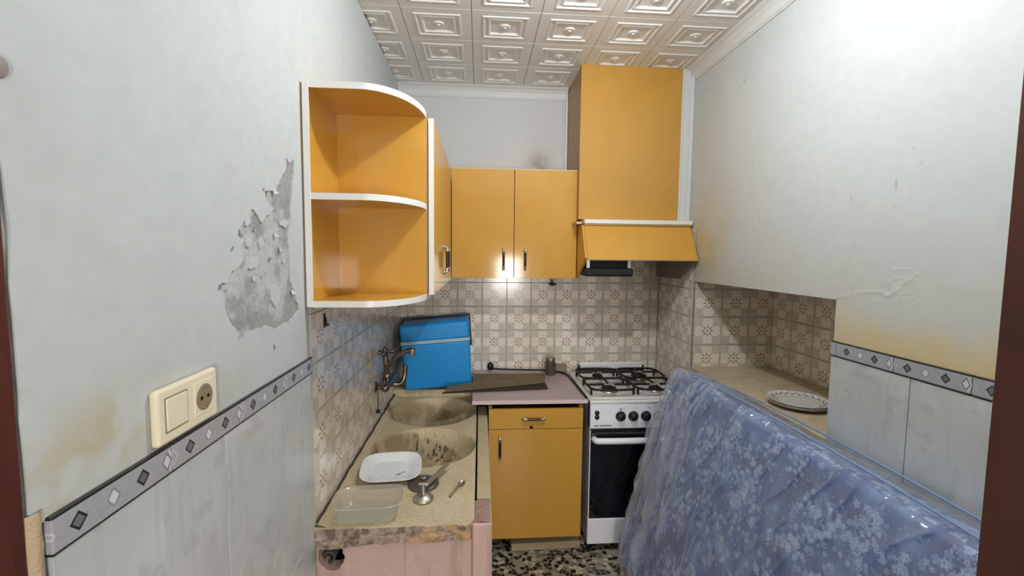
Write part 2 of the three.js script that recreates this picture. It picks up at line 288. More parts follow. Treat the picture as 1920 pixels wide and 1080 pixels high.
const ISLANDS = [[[1.034, 1.589], [1.054, 1.598], [1.073, 1.591], [1.062, 1.576], [1.038, 1.57], [1.024, 1.572]], [[1.18, 1.683], [1.219, 1.694], [1.243, 1.689], [1.217, 1.671], [1.186, 1.675]], [[1.014, 1.638], [1.026, 1.643], [1.042, 1.628], [1.03, 1.618], [1.016, 1.622]], [[1.12, 1.52], [1.16, 1.53], [1.18, 1.5], [1.15, 1.47], [1.125, 1.49]], [[1.07, 1.63], [1.085, 1.645], [1.1, 1.63], [1.08, 1.615]]];
{
  const r = rng(12), rag = (pts, amp) => { const o = []; pts.forEach((p, i) => { const q = pts[(i + 1) % pts.length], n = Math.max(1, Math.round(Math.hypot(q[0] - p[0], q[1] - p[1]) / 0.008)); for (let k = 0; k < n; k++) o.push(new THREE.Vector2(p[0] + (q[0] - p[0]) * k / n + (k ? (r() - 0.5) * amp : 0), p[1] + (q[1] - p[1]) * k / n + (k ? (r() - 0.5) * amp : 0))); }); return o; };
  const edge = []; for (let y = 1.3; y < CEIL; y += 0.03) edge.push([0.519 + 0.008 * noise(y * 14, 1, 7) - 0.004 * noise(y * 60, 1, 8), y]);
  const outer = new THREE.Shape([[0.53, 1.292], [1.362, 1.292], [1.362, 1.5], [2.9, 1.5], [2.9, CEIL], ...edge.reverse()].map((p) => new THREE.Vector2(...p)));
  outer.holes.push(new THREE.Path(rag(PEEL, 0.006)));
  const uvS = (g) => uvBy(g, (p) => [-p.z / 3, p.y / 2.7]);
  const shapes = [outer, ...ISLANDS.map((i) => new THREE.Shape(rag(i, 0.004)))];
  mesh('paint_layer', uvS(fromS(new THREE.ExtrudeGeometry(shapes, { depth: 0.004, bevelEnabled: false }))), M.leftPaint, wallLeft);
  // loose curled flakes along the peeling edge
  const flakes = [[1.222, 1.85], [1.105, 1.756], [1.121, 1.755], [1.149, 1.756], [0.994, 1.654], [1.002, 1.643], [0.915, 1.544], [0.924, 1.524], [1.176, 1.617], [1.087, 1.555], [1.043, 1.543], [0.979, 1.438], [1.13, 1.384], [0.962, 1.619], [1.15, 1.65], [1.11, 1.64], [1.2, 1.58], [1.06, 1.66], [1.13, 1.6], [1.24, 1.5]];
  flakes.forEach(([s, y], i) => {
    const a = r() * 6.28, L = 0.007 + r() * 0.01, W = 0.006 + r() * 0.008, curl = 0.005 + r() * 0.007;
    const g = grid(5, 4, (u, v) => { const p = (u - 0.5) * L * (1 - 0.6 * v * (i % 3) / 2), q = v * W; return [XL + 0.004 + curl * u * u * (0.4 + v * 0.6), y + p * Math.sin(a) + q * Math.cos(a), -(s + p * Math.cos(a) - q * Math.sin(a))]; });
    mesh('paint_flake', uvS(g), M.leftPaint, wallLeft);
  });
  // torn edge of bare plaster beside the door frame, below the border
  mesh('torn_plaster_edge', metric(grid(6, 60, (u, v) => [XL + 0.001 + 0.006 * Math.sin(Math.PI * clamp(u, 0.05, 0.95)) + 0.004 * fbm(u * 5, v * 90, 91, 3), 0.02 + v * 1.29, -(0.514 + u * (0.026 + 0.012 * (noise(1, v * 16, 92) - 0.5)))]), 2), std({ color: 0xb9a184, roughness: 0.95, bumpMap: plasterBump, bumpScale: 0.004 }), wallLeft);
}
function greyTile(parent, x, dir, s0, s1, y0, y1, k) {                 // dir +1: faces right (left wall)
  const t = 0.008, g = rbox(Math.min(x, x + dir * t), Math.max(x, x + dir * t), y0 + 0.001, y1 - 0.001, -s1 + 0.001, -s0 - 0.001, 0.0015, 1);
  mesh('grey_tile', uvBy(g, (p) => [(-p.z - s0) / 0.46 + k * 0.3, (p.y - y0) / 0.5]), GREYTILE[k % 3], parent);
}
function borderTile(parent, x, dir, s0, s1, y0, y1, f0, f1, flip) {
  const t = 0.011, g = rbox(Math.min(x, x + dir * t), Math.max(x, x + dir * t), y0, y1, -s1 + 0.0008, -s0 - 0.0008, 0.002, 1);
  mesh('border_tile', uvBy(g, (p) => { const q = f0 + (f1 - f0) * (-p.z - s0) / (s1 - s0); return [flip ? 1 - q : q, (p.y - y0) / (y1 - y0)]; }), BORDER, parent);
}
{
  const cols = [0.54, 0.9, 1.362], rows = [0, 0.243, 0.746, 1.247];
  for (let j = 0; j < 3; j++) for (let i = 0; i < 2; i++) greyTile(wallLeft, XL, 1, cols[i], cols[i + 1], rows[j], rows[j + 1], i * 2 + j);
  const L = 0.2165; let a = 0.746;
  borderTile(wallLeft, XL, 1, 0.538, 0.746, 1.247, 1.296, 1 - 0.208 / L, 1);
  for (; a + L < 1.362; a += L) borderTile(wallLeft, XL, 1, a, a + L, 1.247, 1.296, 0, 1);
  borderTile(wallLeft, XL, 1, a, 1.362, 1.247, 1.296, 0, (1.362 - a) / L);
}
// flowered tiles, each a slim bevelled slab; fixed pitch, first joint given
const PX = 0.159, PY = 0.156, TT = 0.006;
function tileBox(w, h) { const g = new RoundedBoxGeometry(w, h, TT, 1, 0.0012); return g; }
let tileCount = 0;
function flowerTiles(parent, a0, a1, y0, y1, joint, place) {
  for (let i = Math.floor((a0 - joint) / PX); joint + i * PX < a1 - 0.004; i++) for (let j = Math.floor((y0 - 1.267) / PY); 1.267 + j * PY < y1 - 0.004; j++) {
    const u0 = joint + i * PX, v0 = 1.267 + j * PY, p0 = Math.max(a0, u0 + 0.001), p1 = Math.min(a1, u0 + PX - 0.001), q0 = Math.max(y0, v0 + 0.001), q1 = Math.min(y1, v0 + PY - 0.001);
    if (p1 - p0 < 0.006 || q1 - q0 < 0.006) continue;
    const g = tileBox(p1 - p0, q1 - q0).translate((p0 + p1) / 2, (q0 + q1) / 2, TT / 2);
    uvBy(g, (p) => [(p.x - u0) / PX, (p.y - v0) / PY]);
    mesh('flower_tile', place(g), FLOWER[Math.floor(hash(i + 50, j + 50, 7) * 3)], parent);
    tileCount++;
  }
}
flowerTiles(wallLeft, 1.364, 2.89, 0.77, 1.5, 1.364, (g) => g.rotateY(Math.PI / 2).translate(XL, 0, 0));

// ---------------------------------------------------------------- back wall
const wallBack = structure('wall_back', uvBy(box(XL - 0.14, 1.9, 0, CEIL + 0.02, -3.05, ZB), (p) => [(p.x + 1) / 3, p.y / 2.7]), M.backPaint, 'back wall, white above the yellow cupboards and flower-tiled below', 'wall');
flowerTiles(wallBack, XL + TT, XR - TT, 0.8, 1.76, 0.016, (g) => g.translate(0, 0, ZB));
mesh('grout', box(XL + 0.001, XR - 0.001, 0.8, 1.76, ZB, ZB + 0.0035), M.grout, wallBack);
mesh('grout', box(XL, XL + 0.0035, 0.77, 1.5, ZB + 0.002, -1.364), M.grout, wallLeft);

// ---------------------------------------------------------------- right wall with its niche
const wallRight = structure('wall_right', uvBy(merge([
  box(XR, 1.86, LINTEL, CEIL + 0.02, -3.05, -0.5), box(XR, 1.86, 0, SILL - 0.02, -3.05, -0.5),
  box(XR, 1.86, SILL - 0.02, LINTEL, -3.05, NZ0), box(XR, 1.86, SILL - 0.02, LINTEL, NZ1, -0.5), box(NX, 1.86, SILL - 0.02, LINTEL, NZ0, NZ1)]), (p) => [-p.z / 3, p.y / 2.7]), M.rightPaint, 'bright white right wall with yellowed paint and a tiled niche', 'wall');
flowerTiles(wallRight, 2.41, 2.893, 0.6, 1.76, 2.41, (g) => mirrorZ(g.rotateY(-Math.PI / 2)).translate(XR, 0, 0));
mesh('grout', box(XR - 0.0035, XR, 0.6, 1.76, ZB + 0.002, -2.41), M.grout, wallRight);
flowerTiles(wallRight, XR + 0.001, NX - TT, SILL, LINTEL, 1.196, (g) => g.translate(0, 0, NZ0));
flowerTiles(wallRight, 1.411, 2.41 - TT, SILL, LINTEL, 1.456, (g) => mirrorZ(g.rotateY(-Math.PI / 2)).translate(NX, 0, 0));
mesh('grout', box(XR + 0.001, NX, SILL, LINTEL, NZ0, NZ0 + 0.0035), M.grout, wallRight);
mesh('grout', box(NX - 0.0035, NX, SILL, LINTEL, NZ0, NZ1), M.grout, wallRight);
const stoneSill = std({ map: tex(512, 512, (u, v) => { const n = fbm(u * 5, v * 16, 201, 5, 0), s = sm(0.6, 0.75, fbm(u * 14, v * 30, 203, 4)); return mix(mix([0.72, 0.65, 0.53], [0.82, 0.77, 0.66], n), [0.6, 0.52, 0.4], 0.5 * s); }), roughness: 0.6 });
mesh('niche_sill', metric(rbox(XR + 0.001, NX, SILL - 0.025, SILL, NZ0, NZ1 - 0.001, 0.003), 1.5), stoneSill, wallRight);
{
  const cols = [0.5, 0.668, 1.128, 1.409], rows = [0, 0.276, 0.778, 1.2805];
  for (let j = 0; j < 3; j++) for (let i = 0; i < 3; i++) greyTile(wallRight, XR, -1, cols[i], cols[i + 1], rows[j], rows[j + 1], i + j * 2 + 1);
  for (const [a, b, f0, f1] of [[1.385, 1.41, 0.88, 1], [1.179, 1.385, 0, 1], [0.973, 1.179, 0, 1], [0.767, 0.973, 0, 1], [0.561, 0.767, 0, 1]]) borderTile(wallRight, XR, -1, a, b, 1.2805, 1.3305, f0, f1, true);
  // lower wall beside the cooker and below the niche
  for (let i = 0; i < 2; i++) for (let j = 0; j < 2; j++) greyTile(wallRight, XR, -1, [1.411, 1.9][i], [1.9, 2.4][i], [0, 0.48][j], [0.48, 0.955][j], i + j);
}

// ---------------------------------------------------------------- cornices and corner trims
const CORN = [[0, 0], [0, -0.078], [0.006, -0.078], [0.009, -0.07], [0.012, -0.07], [0.014, -0.06], [0.02, -0.042], [0.032, -0.026], [0.046, -0.017], [0.05, -0.012], [0.058, -0.012], [0.06, 0]];
const CEI = CEIL + 0.012;
structure('trim_1', alongZ(CORN.map(([a, b]) => [XR - a, CEI + b]).reverse(), -2.498, -0.5), M.cornice, 'white moulded cornice along the right wall', 'cornice');
structure('trim_2', alongX(CORN.map(([a, b]) => [ZB + a, CEI + b]), XL, 0.548), M.cornice, 'white moulded cornice along the back wall', 'cornice');
structure('trim_3', merge([rbox(0.522, 0.534, 2.08, CEI - 0.07, ZB, ZB + 0.012, 0.004), rbox(0.534, 0.552, 2.08, CEI - 0.07, ZB, ZB + 0.022, 0.005)]), M.cornice, 'white corner moulding left of the flue casing', 'moulding');
structure('trim_4', merge([rbox(1.125, 1.172, 1.806, CEI - 0.01, -2.9, -2.5, 0.003), rbox(1.168, XR, 1.806, CEI - 0.05, -2.52, -2.488, 0.006), rbox(1.12, 1.13, 1.806, CEI, -2.52, -2.494, 0.003)]), M.cornice, 'white filler strip right of the flue casing', 'moulding');

// ---------------------------------------------------------------- cupboards
function handle(parent, x, y, z, len, axis, out) {                     // bow handle: two chrome ends, black grip between; out: direction it stands off
  const h = new THREE.Group(); h.name = 'handle'; h.userData.label = 'black and chrome bow handle'; h.position.set(x, y, z); parent.add(h);
  const half = len / 2, a = (t, d) => { const p = [0, 0, 0]; p[axis] = t; if (out[0]) p[0] += out[0] * d; else p[2] += out[2] * d; return p; };
  mesh('grip', rod(a(-half * 0.62, 0.017), a(half * 0.62, 0.017), 0.0065, 10), M.black, h);
  for (const s of [-1, 1]) mesh('chrome_end', merge([rod(a(s * half * 0.6, 0.017), a(s * half * 0.86, 0.015), 0.0075, 10), rod(a(s * half * 0.84, 0.017), a(s * half * 0.9, 0), 0.006, 10), ball(...a(s * half * 0.92, 0.003), 0.009, 10)]), M.chrome, h);
  return h;
}
// quarter-round open end shelf on the left wall
{
  const t = thing('open_shelf_unit', 'yellow open corner shelf unit with white-edged rounded shelves on the left wall', 'shelf', [-0.345, 1.449, -1.46]);
  const X0 = -0.499, X1 = -0.188, Z0 = -1.585, Z1 = -1.333, Y0 = 1.449, Y1 = 2.087, lo = (g) => g.translate(0.345, -1.449, 1.46);
  mesh('wall_batten', lo(box(-0.5055, X0, Y0 + 0.004, Y1 - 0.004, Z0 - 0.01, Z1 - 0.006)), M.chipboard, t);
  mesh('side_panel', metric(lo(box(X0, X0 + 0.016, Y0, Y1, Z0 - 0.014, Z1 + 0.001)), 1.3), M.orange, t);
  mesh('edge_band', lo(rbox(X0 - 0.001, X0 + 0.017, Y0, Y1 + 0.001, Z1, Z1 + 0.003, 0.001)), M.white, t).userData.label = 'white front edge band';
  mesh('back_panel', metric(lo(box(X0 + 0.016, X1, Y0, Y1, Z0 - 0.014, Z0)), 1.3), M.orange, t);
  const curve = []; for (let i = 0; i <= 28; i++) { const a = i / 28 * Math.PI / 2; curve.push([-0.345 + (X1 + 0.345) * Math.sin(a), Z0 + (Z1 - Z0) * Math.cos(a)]); }
  const outline = [[X0 + 0.016, Z0], [X0 + 0.016, Z1], ...curve];
  for (const [y0, y1] of [[Y0, Y0 + 0.017], [1.76, 1.777], [Y1 - 0.017, Y1]]) {
    const s = mesh('shelf', metric(lo(alongY(outline, y0, y1)), 1.3), M.orange, t);
    const path = [[X0 + 0.016, Z1], ...curve], ring = [];
    path.forEach((p, i) => { const q = path[Math.min(i + 1, path.length - 1)], o = path[Math.max(i - 1, 0)], tx = q[0] - o[0], tz = q[1] - o[1], l = Math.hypot(tx, tz); ring.push([p, [-tz / l, tx / l]]); });
    const g = grid(ring.length - 1, 3, (u, v) => { const [p, n] = ring[Math.round(u * (ring.length - 1))], k = Math.round(v * 3), d = k === 0 || k === 3 ? -0.0005 : 0.0022; return [p[0] + n[0] * d, k < 2 ? y0 - 0.0008 : y1 + 0.0008, p[1] + n[1] * d]; });
    mesh('edge_band', lo(toCreasedNormals(g, 0.7)), M.white, s).userData.label = 'white rounded edge band';
  }
}
{
  const t = thing('wall_cupboard', 'glossy yellow wall cupboard on the left wall behind the open shelves, white door edge', 'cupboard', [-0.345, 1.46, -2.09]);
  const lo = (g) => g.translate(0.345, -1.46, 2.09);
  mesh('body', lo(box(-0.503, -0.184, 1.462, 2.075, -2.89, -1.602)), M.chipboard, t);
  for (const [z0, z1, hz] of [[-2.074, -1.606, -2.03], [-2.552, -2.078, -2.122]]) {
    const d = mesh('door', metric(lo(rbox(-0.18, -0.163, 1.461, 2.072, z0, z1, 0.0015, 1)), 1.3), M.orange, t);
    handle(d, -0.163 + 0.345, 1.58 - 1.46, hz + 2.09, 0.125, 1, [1, 0, 0]);
    if (hz > -2.1) mesh('edge_band', lo(rbox(-0.181, -0.1622, 1.461, 2.073, -1.6065, -1.6035, 0.001)), M.white, d).userData.label = 'white door edge';
  }
}
{
  const t = thing('wall_cupboard', 'yellow two-door wall cupboard on the back wall, beside the hood', 'cupboard', [0.2, 1.47, -2.74]);
  const lo = (g) => g.translate(-0.2, -1.47, 2.74);
  mesh('body', lo(merge([box(-0.16, 0.552, 1.472, 2.083, -2.885, -2.59)])), M.orangeDark, t);
  mesh('top_strip', lo(rbox(-0.163, 0.555, 2.083, 2.09, -2.885, -2.572, 0.001)), std({ color: 0xcbb48a, roughness: 0.6 }), t);
  for (const [x0, x1, hx] of [[-0.161, 0.192, 0.135], [0.196, 0.556, 0.259]]) {
    const d = mesh('door', metric(lo(rbox(x0, x1, 1.47, 2.083, -2.588, -2.57, 0.0015, 1)), 1.3), M.orange, t);
    handle(d, hx - 0.2, 1.578 - 1.47, -2.57 + 2.74, 0.125, 1, [0, 0, 1]);
  }
}
// base cupboard under the pink worktop
{
  const t = thing('base_cupboard', 'yellow floor cupboard with one drawer over a door, beneath the pink worktop', 'cupboard', [0.295, 0, -2.58]);
  const lo = (g) => g.translate(-0.295, 0, 2.58);
  mesh('body', lo(merge([box(0.05, 0.066, 0.1, 0.815, -2.87, -2.29), box(0.53, 0.546, 0.1, 0.815, -2.87, -2.29), box(0.05, 0.546, 0.1, 0.116, -2.87, -2.29), box(0.05, 0.546, 0.1, 0.815, -2.87, -2.86)])), M.chipboard, t);
  for (const [x, z] of [[0.07, -2.46], [0.525, -2.46], [0.07, -2.84], [0.525, -2.84]]) mesh('foot', lo(rod([x, 0, z], [x, 0.1, z], 0.016)), M.blackMatt, t);
  const notch = [[0.05, 0.697], [0.262, 0.697], [0.267, 0.712], [0.276, 0.712], [0.283, 0.697], [0.546, 0.697], [0.546, 0.803], [0.05, 0.803]];
  const dr = mesh('drawer', metric(lo(plate2d(notch, 0.017).translate(0, 0, -2.287)), 1.3), M.orange, t);
  handle(dr, 0.285 - 0.295, 0.752, -2.27 + 2.58, 0.12, 0, [0, 0, 1]);
  const d = mesh('door', metric(lo(rbox(0.05, 0.546, 0.097, 0.693, -2.287, -2.27, 0.0015, 1)), 1.3), M.orange, t);
  handle(d, 0.109 - 0.295, 0.596, -2.27 + 2.58, 0.128, 1, [0, 0, 1]);
}
const plankWood = std({ map: tex(256, 256, (u, v) => mix([0.62, 0.55, 0.42], [0.76, 0.69, 0.55], fbm(u * 3, v * 26, 211, 4))), roughness: 0.8 });
tag(mesh('wooden_plank', metric(rbox(-0.19, 0.19, 0, 0.042, -0.07, 0.05, 0.003), 2), plankWood), 'pale wooden plank lying on the floor under the yellow floor cupboard', 'plank').position.set(0.365, 0, -2.36);
scene.getObjectByName('wooden_plank').rotation.y = 0.03;
{
  const pink = phys({ map: tex(256, 256, (u, v) => { const n = noise(u * 90, v * 90, 221, 90), b = fbm(u * 6, v * 6, 222, 4, 6), s = sm(0.72, 0.8, fbm(u * 30, v * 30, 223, 3, 30)); return mix(mix([0.68, 0.6, 0.61], [0.76, 0.68, 0.69], 0.5 * n + 0.5 * b), [0.42, 0.34, 0.33], 0.5 * s); }), roughness: 0.4, clearcoat: 0.2, clearcoatRoughness: 0.25 });
  const t = thing('worktop', 'dusty pink laminate worktop between the sink and the cooker', 'worktop', [0.266, 0.83, -2.58]);
  const lo = (g) => g.translate(-0.266, -0.83, 2.58);
  mesh('top', metric(lo(rbox(-0.037, 0.57, 0.831, 0.85, -2.89, -2.268, 0.002)), 2), pink, t);
  mesh('edge_strip', lo(rbox(-0.037, 0.57, 0.83, 0.8502, -2.268, -2.264, 0.0015)), phys({ color: 0xd9c3c0, roughness: 0.35 }), t).userData.label = 'pale pink front edge';
  mesh('support_rail', lo(box(-0.02, 0.568, 0.815, 0.831, -2.88, -2.32)), M.chipboard, t);
}

// ---------------------------------------------------------------- flue casing and cooker hood
{
  const t = thing('flue_casing', 'tall yellow boxed casing above the cooker hood, reaching the ceiling', 'casing', [0.835, 1.806, -2.7]);
  const lo = (g) => g.translate(-0.835, -1.806, 2.7);
  mesh('front_panel', metric(lo(rbox(0.549, 1.122, 1.806, CEI - 0.006, -2.515, -2.5, 0.0015, 1)), 0.9), M.orangeDark, t);
  mesh('side_panel', metric(lo(rbox(0.553, 0.568, 1.806, CEI - 0.006, -2.895, -2.515, 0.001, 1)), 0.9), std({ color: 0xa98a66, roughness: 0.5 }), t).userData.label = 'brown wooden side panel';
  mesh('side_panel', metric(lo(rbox(1.106, 1.121, 1.806, CEI - 0.006, -2.895, -2.515, 0.001, 1)), 0.9), M.orangeDark, t);
}
{
  const t = thing('cooker_hood', 'yellow slanted cooker hood with a white top ledge and black extractor, over the stove', 'hood', [0.87, 1.47, -2.63]);
  const lo = (g) => g.translate(-0.87, -1.47, 2.63);
  mesh('ledge', lo(rbox(0.572, XR - 0.004, 1.781, 1.803, -2.88, -2.445, 0.002)), M.white, t).userData.label = 'white top ledge';
  mesh('ledge_block', lo(rbox(0.528, 0.556, 1.777, 1.79, -2.568, -2.45, 0.001)), std({ color: 0xcfa98a, roughness: 0.7 }), t);
  mesh('trim_line', lo(box(0.572, XR - 0.006, 1.772, 1.781, -2.87, -2.448)), M.chipboard, t);
  const side = [[-2.462, 1.772], [-2.362, 1.59], [-2.57, 1.472], [-2.885, 1.472], [-2.885, 1.772]];
  mesh('side_panel', metric(lo(alongX(side, 0.56, 0.574)), 1.3), M.orange, t);
  mesh('side_panel', metric(lo(alongX(side, 1.163, 1.177)), 1.3), std({ color: 0x8d8578, roughness: 0.6 }), t);
  mesh('visor', metric(lo(alongX([[-2.458, 1.775], [-2.352, 1.585], [-2.366, 1.585], [-2.472, 1.775]], 0.574, 1.178)), 1.3), M.orange, t);
  mesh('visor_edge', lo(box(0.564, 1.178, 1.5795, 1.586, -2.372, -2.352)), M.chipboard, t);
  const ex = mesh('extractor', lo(merge([rbox(0.578, 0.83, 1.535, 1.6, -2.74, -2.42, 0.006), rbox(0.571, 0.842, 1.49, 1.537, -2.76, -2.4, 0.016, 3)])), M.blackMatt, t);
  for (const x of [0.59, 0.82]) mesh('bracket', lo(rbox(x - 0.009, x + 0.009, 1.536, 1.6, -2.42, -2.414, 0.001)), M.steel, ex);
  mesh('back_board', lo(box(0.575, 1.162, 1.6, 1.77, -2.885, -2.87)), M.chipboard, t);
}

// ---------------------------------------------------------------- cooker
{
  const X0 = 0.585, X1 = 1.13, ZF = -2.27, ZK = -2.85, W = X1 - X0, CXs = (X0 + X1) / 2;
  const t = thing('gas_cooker', 'white four-burner gas cooker with a black oven door', 'cooker', [CXs, 0, -2.56]);
  const lo = (g) => g.translate(-CXs, 0, 2.56);
  const enamel = phys({ color: 0xf1f2f7, roughness: 0.22, clearcoat: 0.5, clearcoatRoughness: 0.1 });
  mesh('body', lo(rbox(X0, X1, 0.05, 0.83, ZK, ZF - 0.02, 0.004)), phys({ color: 0xcfd0d4, roughness: 0.35 }), t);
  for (const x of [X0 + 0.05, X1 - 0.05]) for (const z of [ZF - 0.07, ZK + 0.05]) mesh('foot', lo(rod([x, 0, z], [x, 0.055, z], 0.018)), M.blackMatt, t);
  // hob tray with burnt-on grease round the back right burner
  const hobMap = tex(512, 512, (u, v) => {
    const n = fbm(u * 14, v * 14, 231, 5), sp = sm(0.6, 0.68, fbm(u * 40, v * 40, 233, 4)), c = [0.91, 0.91, 0.9];
    const g1 = Math.exp(-(((u - 0.72) / 0.17) ** 2) - ((v - 0.68) / 0.15) ** 2), g2 = Math.exp(-(((u - 0.72) / 0.16) ** 2) - ((v - 0.3) / 0.12) ** 2), g3 = Math.exp(-(((u - 0.28) / 0.2) ** 2) - ((v - 0.5) / 0.25) ** 2);
    let o = mix(c, [0.38, 0.2, 0.1], clamp(g1 * 1.5 * sm(0.28, 0.55, n))); o = mix(o, [0.45, 0.34, 0.22], clamp(sp * (g2 * 1.3 + g3 * 0.8) + 0.25 * g3 * sm(0.45, 0.7, n)));
    return o;
  });
  const hob = mesh('hob', uvBy(lo(merge([rbox(X0 - 0.003, X1 + 0.003, 0.826, 0.842, ZK, ZF + 0.004, 0.006, 3), rbox(X0 + 0.012, X1 - 0.012, 0.838, 0.846, ZK + 0.03, ZF - 0.035, 0.003)])), (p) => [(p.x + W / 2) / W, (0.29 - p.z) / 0.58]), phys({ map: hobMap, roughness: 0.25, clearcoat: 0.4, clearcoatRoughness: 0.15 }), t);
  const spots = [[0.725, -2.42, 0.05], [0.99, -2.42, 0.04], [0.728, -2.68, 0.038], [0.99, -2.68, 0.055]];
  for (const [x, z, r] of spots) {
    const b = mesh('burner', lo(lathe([[0.0001, 0.846], [r, 0.846], [r * 1.02, 0.852], [r * 0.8, 0.86], [0.0001, 0.86]], 24).translate(x, 0, z)), M.steel, t);
    mesh('burner_cap', lo(lathe([[r * 0.82, 0.859], [r * 0.84, 0.866], [r * 0.7, 0.871], [0.0001, 0.872]], 24).translate(x, 0, z)), M.blackMatt, b);
  }
  for (const cx of [0.727, 0.988]) {                                   // two wire pan supports, each over a front and a back burner
    const x0 = cx - 0.118, x1 = cx + 0.118, z0 = -2.76, z1 = -2.325, y = 0.884, r = 0.0064, list = [];
    for (const [a, b] of [[z1, -2.535], [-2.55, z0]]) list.push(tube([[x0 + 0.02, y, a], [x1 - 0.02, y, a], [x1, y, a - 0.02], [x1, y, b + 0.02], [x1 - 0.02, y, b], [x0 + 0.02, y, b], [x0, y, b + 0.02], [x0, y, a - 0.02]], r, 64, 6, true));
    for (const z of [-2.42, -2.68]) { list.push(rod([x0, y, z], [cx - 0.03, y, z], r, 6), rod([cx + 0.03, y, z], [x1, y, z], r, 6)); list.push(rod([cx, y, z + 0.105 * (z > -2.5 ? 0.9 : 1)], [cx, y, z + 0.03], r, 6), rod([cx, y, z - 0.03], [cx, y, z - (z > -2.5 ? 0.115 : 0.078)], r, 6)); }
    for (const x of [x0, x1]) for (const z of [z1 - 0.03, -2.54, z0 + 0.03]) list.push(rod([x, 0.845, z], [x, y, z], r, 6));
    mesh('pan_support', lo(merge(list)), M.iron, t);
  }
  const bg = mesh('lid_hinge_rail', lo(merge([rbox(0.655, 1.075, 0.862, 0.902, ZK - 0.012, ZK + 0.004, 0.004), rbox(0.66, 1.07, 0.9, 0.906, ZK - 0.012, ZK + 0.001, 0.002)])), phys({ color: 0xeceef0, roughness: 0.3 }), t);
  for (const x of [0.652, 1.078]) mesh('bracket', lo(rbox(x - 0.006, x + 0.006, 0.842, 0.885, ZK - 0.012, ZK + 0.006, 0.002)), M.black, bg);
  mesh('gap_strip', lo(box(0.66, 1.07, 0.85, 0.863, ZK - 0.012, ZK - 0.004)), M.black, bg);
  for (const x of [0.755, 0.99]) mesh('clip', lo(rbox(x - 0.006, x + 0.006, 0.846, 0.876, ZK + 0.025, ZK + 0.035, 0.002)), M.black, t);
  // control panel, slightly leaning back
  const pn = mesh('control_panel', lo(alongX([[ZF, 0.692], [ZF + 0.003, 0.72], [ZF - 0.002, 0.826], [ZF - 0.05, 0.828], [ZF - 0.05, 0.692]], X0, X1)), enamel, t);
  for (let i = 0; i < 5; i++) {
    const x = 0.748 + i * 0.0685, k = mesh('knob', lo(lathe([[0.0001, 0.028], [0.016, 0.027], [0.0185, 0.022], [0.021, 0.006], [0.0275, 0.003], [0.0275, 0]], 24).rotateX(Math.PI / 2).translate(x, 0.757, ZF + 0.002)), M.black, t);
    mesh('pointer_ridge', lo(rbox(x - 0.003, x + 0.003, 0.74, 0.774, ZF + 0.026, ZF + 0.034, 0.002)), M.black, k);
    mesh('mark', lo(box(x + 0.014, x + 0.022, 0.8, 0.803, ZF + 0.0005, ZF + 0.0018)), std({ color: 0x8b8d92, roughness: 0.5 }), pn);
  }
  for (const y of [0.754, 0.778]) mesh('button', lo(lathe([[0.0001, 0.01], [0.009, 0.009], [0.0125, 0.004], [0.0125, 0]], 18).rotateX(Math.PI / 2).translate(0.62, y, ZF + 0.002)), M.black, t);
  mesh('indicator', lo(lathe([[0.0001, 0.003], [0.004, 0.002], [0.004, 0]], 12).rotateX(Math.PI / 2).translate(0.748, 0.795, ZF + 0.001)), M.black, t);
  // small illegible maker's print
  const pr = []; for (let i = 0, x = 0.607; i < 11; i++) { const w = [0.007, 0.009, 0.004, 0, 0.008, 0.007, 0.008, 0.007, 0.008, 0.007, 0.006][i]; if (w) pr.push(box(x, x + w, 0.7045, 0.7095, ZF + 0.0008, ZF + 0.0024)); x += (w || 0.004) + 0.0018; }
  mesh('print', lo(merge(pr)), M.black, pn);
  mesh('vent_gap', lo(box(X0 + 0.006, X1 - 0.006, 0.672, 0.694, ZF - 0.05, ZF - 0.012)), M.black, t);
  const door = mesh('oven_door', lo(rbox(X0 + 0.004, X1 - 0.004, 0.195, 0.688, ZF - 0.02, ZF, 0.004)), phys({ color: 0x050505, roughness: 0.06, clearcoat: 1, clearcoatRoughness: 0.03 }), t);
  mesh('door_edge', lo(rbox(X0, X0 + 0.006, 0.198, 0.684, ZF - 0.022, ZF - 0.002, 0.001)), enamel, door);
  mesh('oven_window', lo(rbox(X0 + 0.11, X1 - 0.1, 0.3, 0.545, ZF, ZF + 0.0012, 0.0005, 1)), phys({ color: 0x0b0a09, roughness: 0.08, clearcoat: 1, clearcoatRoughness: 0.03 }), door);
  mesh('handle', lo(merge([tube([[X0 + 0.024, 0.634, ZF], [X0 + 0.03, 0.636, ZF + 0.03], [X0 + 0.06, 0.637, ZF + 0.036], [CXs, 0.637, ZF + 0.038], [X1 - 0.06, 0.637, ZF + 0.036], [X1 - 0.03, 0.636, ZF + 0.03], [X1 - 0.024, 0.634, ZF]], 0.0165, 60, 12)])), enamel, door).userData.label = 'white rounded oven handle';
  mesh('storage_drawer', lo(rbox(X0 - 0.002, X1 + 0.002, 0.05, 0.192, ZF - 0.03, ZF + 0.002, 0.005, 3)), enamel, t);
}

